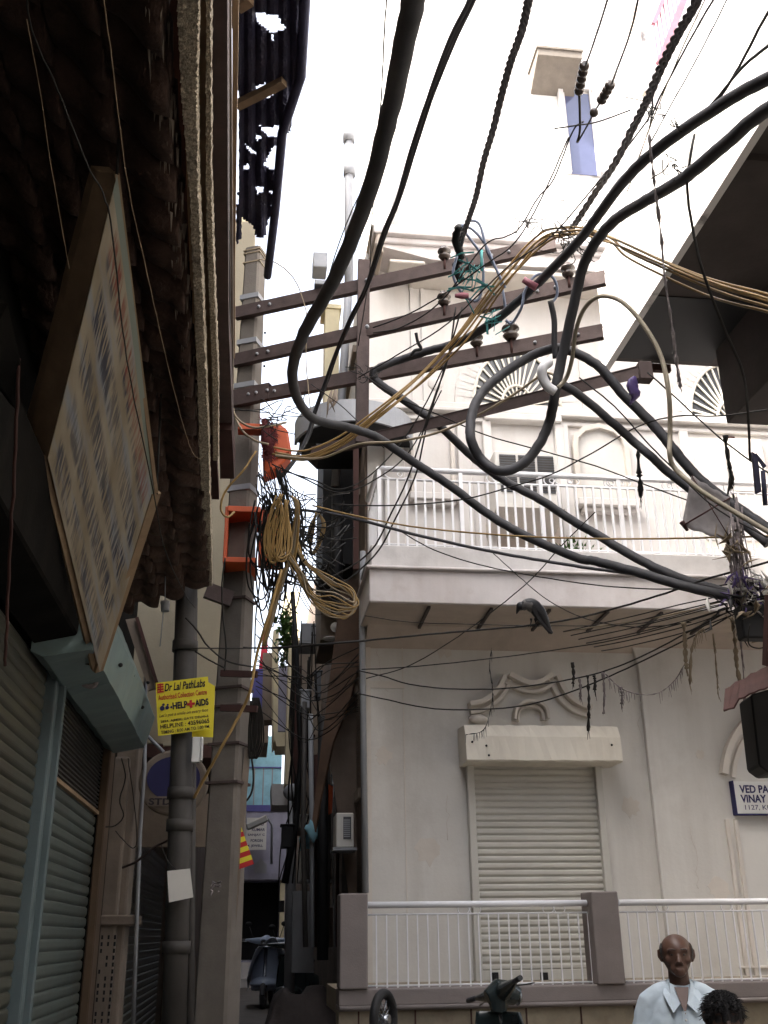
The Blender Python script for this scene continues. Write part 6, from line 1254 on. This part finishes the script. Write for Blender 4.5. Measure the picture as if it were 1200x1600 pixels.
w = MB(); w.tube([D(815, 950, dc), D(821, 944.5, dc), D(828, 945, dc), D(834, 950, dc)], [.032, .045, .056, .052], 12, flat=.86); obj('grey_neck', w, 'feathg', crow)
w = MB(); w.prism([D(832, 945, dc-.06), D(842, 952, dc-.05), D(854, 972, dc-.03), D(862, 989, dc-.02), D(856, 986, dc-.03), D(842, 970, dc-.05), D(832, 955, dc-.06)], fwd*.012); obj('wing', w, 'feath', crow, bevel=.003)
w = MB(); w.prism([D(850, 968, dc), D(856, 970, dc), D(863, 988, dc), D(858, 991, dc), D(853, 984, dc)], fwd*.02); obj('tail', w, 'feath', crow, bevel=.003)
w = MB()
for s in (0, 1):
    c = D(829+s*9, 977, dc)
    for a_ in (-1, 0, 1): w.tube([c, c+RT*.012*a_+fwd*-.012, c+RT*.014*a_+V((0, 0, -.012))], .003, 5)
obj('foot', w, 'drk', crow)

# ================================================================== PEOPLE
def person(label, head_c, s, face_dir, skin, hairm, bald, shirt, armpose=0):
    """standing figure; head_c = centre of head; s = head height / .225"""
    base = V((head_c.x, head_c.y, 0)); P = thing('person', label, 'person', base)
    fx = V((face_dir[0], face_dir[1], 0)).normalized(); rx = V((-fx.y, fx.x, 0)); rx = -rx if rx.dot(RT) < 0 else rx; up = V((0, 0, 1))
    def L(a, b, c): return base+rx*a*s+fx*b*s+up*c*s
    top = (head_c.z)/s+.113                     # figure height in head units
    hz = head_c.z/s; k = top/1.62
    rot = Matrix((rx, fx, up)).transposed()
    def headfn(u):
        x, y, z = u.x, u.y, u.z
        wd_ = 1.0-.26*max(0, -z)**1.5; q = 1+.16*max(0, z)*(1-max(0, z))*4*.6
        return V((x*wd_*q, y*(1-.10*max(0, -z))*q + (.10*max(0, -z) if y > 0 else -.02*z), z*(1-.07*max(0, z)**3)))
    w = MB(); w.ell(L(0, 0, hz), (.077*s, .094*s, .110*s), 32, 24, rot, headfn)
    w.ell(L(0, .080, hz-.086), (.030*s, .022*s, .020*s), 12, 8, rot)                 # chin
    w.ell(L(0, .060, hz-.062), (.046*s, .036*s, .040*s), 14, 10, rot)                # mouth block
    w.tube([L(0, .084, hz+.012), L(0, .100, hz-.018), L(0, .110, hz-.038)], [.008*s, .012*s, .016*s], 8)   # nose
    for sg in (-1, 1):
        w.ell(L(sg*.013, .096, hz-.040), (.010*s, .011*s, .008*s), 8, 6, rot)
        w.ell(L(sg*.044, .062, hz-.022), (.022*s, .020*s, .024*s), 10, 8, rot)        # cheek bones
        w.ell(L(sg*.032, .084, hz+.022), (.024*s, .012*s, .008*s), 10, 6, rot)        # brow
        w.tube([L(sg*.072, -.004, hz+.026), L(sg*.088, -.014, hz+.022), L(sg*.090, -.012, hz-.006), L(sg*.077, .0, hz-.034)], [.009*s, .012*s, .011*s, .008*s], 7, flat=.8)   # ears
        w.ell(L(sg*.078, -.004, hz-.002), (.008*s, .014*s, .026*s), 8, 6, rot)
    w.ell(L(0, .099, hz-.066), (.024*s, .008*s, .005*s), 10, 6, rot); w.ell(L(0, .097, hz-.077), (.020*s, .009*s, .006*s), 10, 6, rot)   # lips
    shz = 1.325*k; 
    w.tube([L(0, -.012, hz-.07), L(0, -.018, shz+.035), L(0, -.02, shz-.04)], [.052*s, .055*s, .075*s], 16)
    # trunk
    w.tube([L(0, -.02, shz+.0), L(0, -.01, shz-.10), L(0, 0, shz-.28), L(0, 0, .92*k), L(0, 0, .80*k)], [.11*s, .155*s, .14*s, .135*s, .12*s], 18, flat=.72)
    for sg in (-1, 1):
        sh_ = L(sg*.165, -.02, shz-.05); el = L(sg*.235, -.04, shz-.32); wr = L(sg*.235, .06, shz-.56)
        w.tube([L(sg*.08, -.02, shz-.02), sh_, sh_.lerp(el, .4), el, el.lerp(wr, .4), wr], [.06*s, .052*s, .047*s, .038*s, .036*s, .025*s], 12)
        pd = (wr-el).normalized(); hand = wr+pd*.09*s
        w.tube([wr, wr+pd*.04*s, hand], [.026*s, .036*s, .036*s], 10, flat=.55)
        for f_ in range(4):
            b0 = hand+fx*(.028-.018*f_)*s; ln = (.072, .080, .074, .058)[f_]*s; q1 = b0+pd*ln*.5-rx*sg*.006*s; q2 = b0+pd*ln*.95-rx*sg*.028*s
            w.tube([b0-pd*.02*s, b0, q1, q2], [.010*s, .0095*s, .0088*s, .007*s], 7)
        b0 = wr+pd*.03*s+fx*.03*s; w.tube([b0, b0+pd*.03*s+fx*.018*s, b0+pd*.062*s+fx*.014*s-rx*sg*.012*s], [.012*s, .0105*s, .008*s], 7)
        hip = L(sg*.085, 0, .86*k); kn_ = L(sg*.10, .01, .47*k); an = L(sg*.105, -.02, .08*k)
        w.tube([hip, kn_.lerp(hip, .5), kn_, an.lerp(kn_, .65), an, L(sg*.105, -.02, .03)], [.085*s, .072*s, .052*s, .053*s, .035*s, .04*s], 12)
        w.tube([L(sg*.105, -.05, .035), L(sg*.11, .05, .035), L(sg*.115, .17, .025)], [.038*s, .040*s, .028*s], 10, flat=.75)
    b = obj('body', w, skin, P, fix=False); rm = b.modifiers.new('merge', 'REMESH'); rm.mode = 'VOXEL'; rm.voxel_size = .0055*s; rm.use_smooth_shade = True
    sm = b.modifiers.new('smooth', 'SMOOTH'); sm.factor = .5; sm.iterations = 2
    # eyes
    for sg in (-1, 1):
        w = MB(); w.ell(L(sg*.030, .079, hz+.004), (.0105*s, .008*s, .0050*s), 10, 8, rot); e_ = obj('eye', w, 'eye', P)
        w = MB(); w.ell(L(sg*.030, .0875, hz+.003), (.005*s, .002*s, .005*s), 8, 6, rot); obj('iris', w, 'drk', e_)
        w = MB(); w.tube([L(sg*.012, .098, hz+.027), L(sg*.030, .100, hz+.031), L(sg*.050, .090, hz+.026)], [.003*s, .005*s, .002*s], 6, flat=.6); obj('eyebrow', w, hairm, P)
    # hair
    rs = random.Random(int(s*100)+3); w = MB()
    def onhead(th, ph, r): u = headfn(V((math.sin(ph)*math.cos(th), math.sin(ph)*math.sin(th), math.cos(ph)))); return L(u.x*.077*r, u.y*.094*r, hz+u.z*.110*r)
    if bald:
        def fn(u, v):
            th = math.pi*(-1.12+1.24*u); lim0 = 1.05+.25*math.sin(math.pi*u)*0; ph = 1.05+.95*v*(.62+.38*math.sin(math.pi*u)); return onhead(th, ph, 1.035+.01*math.sin(u*90))
        w.grid(fn, 60, 10)
        for i in range(700):
            th = math.pi*rs.uniform(-1.12, .12); ph = rs.uniform(1.0, 1.7); p = onhead(th, ph, 1.03); d = (p-L(0, 0, hz)).normalized()*.006+V((0, 0, -.010)); w.tube([p, p+d*s], [.0013, .0006], 3)
    else:
        def fn(u, v):
            th = 2*math.pi*u; front = max(0, math.sin(th)); ph = v*(1.80-.12*front**2); r = 1.06+.05*math.sin(7*th+3*v)+.04*math.sin(13*th-8*v)+.03*math.sin(25*th+15*v); return onhead(th, ph, r)
        w.grid(fn, 72, 26)
        for i in range(2200):
            th = rs.uniform(0, 2*math.pi); ph = rs.uniform(.05, 1.6-.35*max(0, math.sin(th))**2); p = onhead(th, ph, 1.07); d = (p-L(0, 0, hz)).normalized()*.010+V((rs.gauss(0, .012), rs.gauss(0, .010), rs.uniform(-.01, .008))); w.tube([p, p+d*.6*s, p+(d+V((0, 0, -.008)))*s], [.0022, .0016, .0006], 3)
    obj('hair', w, hairm, P, fix=False)
    # shirt: trunk and sleeves, collar, placket, pocket
    w = MB()
    w.tube([L(0, -.028, shz+.035), L(0, -.02, shz+.01), L(0, -.012, shz-.05), L(0, -.005, shz-.15), L(0, 0, shz-.30), L(0, 0, .90*k), L(0, 0, .80*k)], [.068*s, .10*s, .150*s, .178*s, .168*s, .165*s, .175*s], 24, flat=.70)
    for sg in (-1, 1):
        sh_ = L(sg*.172, -.02, shz-.028); el = L(sg*.235, -.04, shz-.32); w.tube([L(sg*.06, -.02, shz+.0), L(sg*.11, -.02, shz-.012), L(sg*.165, -.02, shz-.045), sh_.lerp(el, .30), sh_.lerp(el, .82)], [.060*s, .058*s, .058*s, .060*s, .068*s], 16)
    sh = obj('shirt', w, shirt, P, fix=False); rm = sh.modifiers.new('merge', 'REMESH'); rm.mode = 'VOXEL'; rm.voxel_size = .007*s; rm.use_smooth_shade = True
    sm = sh.modifiers.new('smooth', 'SMOOTH'); sm.factor = .5; sm.iterations = 3
    tx = bpy.data.textures.new('folds', 'CLOUDS'); tx.noise_scale = .09; dm = sh.modifiers.new('folds', 'DISPLACE'); dm.texture = tx; dm.strength = .012; dm.texture_coords = 'LOCAL'
    # open neck V of skin, collar leaves
    w = MB(); yb_ = .118
    w.prism([L(-.036, .070, shz+.030), L(.036, .070, shz+.030), L(.018, .112, shz-.045), L(.001, .124, shz-.095), L(-.016, .112, shz-.045)], fx*.010*s); obj('open_neck', w, skin, P)
    for sg in (-1, 1):
        w = MB()
        pts = [L(sg*.056, .0, shz+.062), L(sg*.052, .052, shz+.046), L(sg*.036, .092, shz+.006), L(sg*.016, .122, shz-.045), L(sg*.058, .134, shz-.088), L(sg*.082, .112, shz-.040), L(sg*.094, .072, shz-.004), L(sg*.080, .010, shz+.030)]
        c_ = sum(pts, V())/8; w.add(pts+[c_+fx*.010], [(i, (i+1) % 8, 8) for i in range(8)]); obj('collar', w, shirt, sh, solid=.004*s, fix=False)
        w = MB(); w.tube([L(sg*.055, .0, shz+.058), L(sg*.03, -.06, shz+.062), L(0, -.078, shz+.064)], [.016*s, .018*s, .018*s], 8, flat=.4); obj('collar_band', w, shirt, sh)
    w = MB(); w.prism([L(-.014, .126, shz-.08), L(.014, .126, shz-.08), L(.014, .128, .86*k), L(-.014, .128, .86*k)], fx*.004*s)
    obj('placket', w, shirt, sh)
    w = MB(); w.prism([L(.05, .124, shz-.15), L(.125, .112, shz-.15), L(.125, .116, shz-.27), L(.088, .124, shz-.285), L(.05, .128, shz-.27)], fx*.005*s); w.tube([L(.085, .130, shz-.13), L(.085, .130, shz-.20)], .004*s, 6); obj('pocket', w, shirt, sh)
    w = MB()
    for i in range(4): w.ell(L(0, .132, shz-.12-i*.09), (.006*s, .003*s, .006*s), 8, 6, rot)
    obj('button', w, 'offw', sh)
    w = MB(); w.tube([L(0, 0, .92*k), L(0, 0, .84*k), L(0, 0, .78*k)], [.150*s, .158*s, .14*s], 18, flat=.74)
    for sg in (-1, 1): w.tube([L(sg*.08, 0, .84*k), L(sg*.10, .01, .47*k), L(sg*.105, -.02, .07*k)], [.102*s, .075*s, .062*s], 14)
    tr = obj('trousers', w, 'trou', P, fix=False); rm = tr.modifiers.new('merge', 'REMESH'); rm.mode = 'VOXEL'; rm.voxel_size = .01; rm.use_smooth_shade = True
    return P
hm = D(1057, 1492, 5.3)
person('balding older man in a pale blue short-sleeved shirt standing before the white railing', hm, .98, (-.30, -1), 'skin', 'hairg', True, 'shirt')
hb = D(1131, 1590, 4.5)
person('shorter person with thick black hair in front of the balding man', hb, .93, (-.25, -1), 'skin2', 'hairb', False, 'shirt2')

# ================================================================== SCOOTERS
def scooter(label, rear, front, s, paint, cowl=True, seatm='drk', spare=True, ground=0.0, turn=0.35, lean=0.0):
    rear = V(rear); front = V(front); d = V((front.x-rear.x, front.y-rear.y, 0)).normalized(); sx = V((d.y, -d.x, 0)); up = V((0, 0, 1)); o = V(((rear.x+front.x)/2, (rear.y+front.y)/2, ground))
    t = thing('scooter', label, 'scooter', o)
    def L(a, b, c): return o+d*a*s+sx*b*s+up*c*s
    for a_, nm in ((-.55, 'wheel'), (.62, 'wheel')):
        w = MB(); c = L(a_, 0, .22); w.tube([c+d*math.cos(i*math.pi/12)*.175*s+up*math.sin(i*math.pi/12)*.175*s for i in range(25)], .048*s, 10, cap=False); wh = obj(nm, w, 'black', t)
        w = MB(); w.tube([c-sx*.05*s, c-sx*.02*s, c+sx*.02*s, c+sx*.05*s], [.06*s, .135*s, .135*s, .06*s], 16); obj('rim', w, 'chrome', wh)
    w = MB(); w.tube([L(.62, 0, .22), L(.56, 0, .45), L(.45, 0, .98)], [.03*s, .035*s, .03*s], 10); obj('fork', w, 'chrome', t)
    w = MB(); w.ell(L(.62, 0, .38), (.24*s, .24*s, .12*s), 18, 12, fn=lambda u: V((u.x, u.y*.45 if False else u.y*.5, max(u.z, -.1)))); obj('front_fender', w, paint, t)
    w = MB(); w.grid(lambda u, v: L(.44+.07*(1-v)-.05*abs(2*u-1)**2, (u-.5)*(.44-.10*v+.06*math.sin(3*v)), .28+.64*v), 14, 14); w.grid(lambda u, v: L(.44-.62*v, (u-.5)*.36, .27), 6, 8); obj('leg_shield', w, paint, t, solid=.02, fix=False)
    w = MB(); w.tube([L(-.02, 0, .30), L(-.12, 0, .46), L(-.35, 0, .52), L(-.62, 0, .50), L(-.85, 0, .42)], [.10*s, .19*s, .22*s, .20*s, .10*s], 18, flat=.9)
    for sg in (-1, 1): w.ell(L(-.5, sg*.17, .44), (.30*s, .10*s, .17*s), 18, 12, Matrix((d, sx, up)).transposed())
    b = obj('body', w, paint, t, fix=False); rm = b.modifiers.new('merge', 'REMESH'); rm.mode = 'VOXEL'; rm.voxel_size = .014; rm.use_smooth_shade = True
    w = MB(); w.tube([L(.0, 0, .72), L(-.15, 0, .76), L(-.40, 0, .77), L(-.70, 0, .80), L(-.80, 0, .78)], [.09*s, .14*s, .15*s, .14*s, .08*s], 16, flat=.42); w.tube([L(-.1, 0, .66), L(-.7, 0, .66)], .13*s, 12); obj('seat', w, seatm, t)
    # headset, turned
    hd = (d*math.cos(turn)+sx*math.sin(turn)).normalized(); hx = V((hd.y, -hd.x, 0)); hc = L(.42, 0, 1.02)
    def Hh_(a, b, c): return hc+hd*a*s*1.15+hx*b*s*1.15+up*(c*1.2+.22*b*lean)*s
    w = MB(); w.tube([Hh_(-.08, 0, .0), Hh_(.0, 0, .03), Hh_(.09, 0, .02), Hh_(.13, 0, .0)], [.05*s, .09*s, .085*s, .07*s], 14); w.tube([Hh_(-.02, -.34, .04), Hh_(0, -.18, .03), Hh_(.02, 0, .02), Hh_(0, .18, .03), Hh_(-.02, .34, .04)], [.018*s, .045*s, .07*s, .045*s, .018*s], 12); w.tube([hc-up*.1*s, hc-up*.0*s], [.06*s, .08*s], 12)
    h = obj('headset', w, paint, t, fix=False); rm = h.modifiers.new('merge', 'REMESH'); rm.mode = 'VOXEL'; rm.voxel_size = .008; rm.use_smooth_shade = True
    w = MB(); w.tube([Hh_(.13, 0, .0), Hh_(.15, 0, .0)], [.065*s, .05*s], 14); obj('headlight', w, 'chrome', h)
    for sg in (-1, 1):
        w = MB(); w.tube([Hh_(-.02, sg*.33, .04), Hh_(-.035, sg*.45, .04)], .019*s, 10); obj('grip', w, 'black', h)
        w = MB(); w.tube([Hh_(.02, sg*.22, .03), Hh_(.05, sg*.34, .02), Hh_(.05, sg*.46, .01)], .006*s, 6); obj('brake_lever', w, 'chrome', h)
    if cowl:
        for sg in (-1, 1):
            w = MB(); w.tube([Hh_(0, sg*.2, .05), Hh_(.02, sg*.27, .22)], .006*s, 6); mr = obj('mirror_stem', w, 'black', t); w = MB(); w.ell(Hh_(.02, sg*.28, .25), (.055*s, .055*s, .04*s), 12, 8, fn=lambda u: V((u.x, u.y*.4, u.z))); obj('mirror', w, 'drk', mr)
    if spare:
        w = MB(); c = L(-.93, 0, .96)-RT*.11; hv = V((fwd.x*.92+RT.x*.38, fwd.y*.92+RT.y*.38, 0)).normalized(); w.tube([c+hv*math.cos(i*math.pi/14)*.15+up*math.sin(i*math.pi/14)*.15 for i in range(29)], .030, 10, cap=False); sp_ = obj('spare_tyre', w, 'drk', t)
        w = MB(); ax_ = hv.cross(up)
        for i in range(10): w.tube([c, c+hv*math.cos(i*math.pi/5)*.13+up*math.sin(i*math.pi/5)*.13], .004, 4)
        w.tube([c-ax_*.04, c+ax_*.04], .03, 10); obj('spokes', w, 'chrome', sp_)
        w = MB(); w.tube([L(-.75, 0, .55), c], .02*s, 6); obj('carrier', w, 'black', t)
    return t
def sc_at(label, ox, oy, ang, s, paint, **k):
    d = V((math.sin(ang), math.cos(ang), 0)); return scooter(label, V((ox, oy, 0))-d, V((ox, oy, 0))+d, s, paint, **k)
sc1 = sc_at('dark scooter with a spare tyre parked before the porch wall', 1.60, 7.88, math.radians(40.2), 1.0, 'paintd', cowl=False, ground=.12, turn=.7, lean=1.0)
sc2 = sc_at('silver blue scooter under a white sheet facing out of the alley', .42, 19.6, math.radians(188), 1.0, 'paintb', ground=.42, spare=False, turn=.2)
w = MB(); rs = random.Random(3)
def shf(u, v):
    x = .42-.36+.72*u; y = 18.75+1.5*v; r = abs(u-.5)*2
    z = .42+1.10-.28*v-.55*r**2.2+.03*math.sin(14*u+5*v)+.02*math.sin(23*v+9*u); return V((x+.02*math.sin(9*v), y, z))
w.grid(shf, 26, 26); 
tobj('white_sheet', w, 'cloth', 'crumpled white plastic sheet thrown over the silver blue scooter', 'sheet', solid=.006, fix=False)
sc3 = sc_at('dark blue scooter half hidden behind the tarpaulin in the alley', .80, 17.0, math.radians(195), .95, 'paintd', ground=.42, spare=False, turn=-.3)
w = MB(); rs = random.Random(4)
def tf(u, v):
    x = .15+.98*u; y = 11.9+1.7*v; e = min(1, 5.5*min(u, 1-u, v*1.2, (1-v)*1.2)); e = e**.45 if e > 0 else 0
    z = .12+(.60+.26*math.exp(-((u-.62)/.2)**2)+.18*math.exp(-((u-.25)/.16)**2)*math.exp(-((v-.3)/.3)**2)+.10*math.sin(5*v+2*u))*e+.03*math.sin(17*u+7*v)*e+.018*math.sin(31*v+11*u)*e+.05*abs(math.sin(9*u+6*v+math.sin(7*v)))*e-.04*abs(math.sin(14*u-5*v))*e
    return V((x+.05*(1-e)*math.sin(8*v), y-.10*(1-e), z))
w.grid(tf, 60, 60); cvr = thing('covered_motorcycle', 'motorcycle shrouded in a dark brown tarpaulin at the alley mouth', 'motorcycle', (.65, 12.7, .12)); obj('tarpaulin', w, 'tarp', cvr, fix=False, solid=.01)
w = MB(); c = V((.55, 11.95, .36)); w.tube([c+V((math.sin(.3)*0+.28*math.cos(i*math.pi/12)*.5, .28*math.cos(i*math.pi/12)*.5, .27*math.sin(i*math.pi/12))) for i in range(25)], .05, 8, cap=False); obj('wheel', w, 'black', cvr)
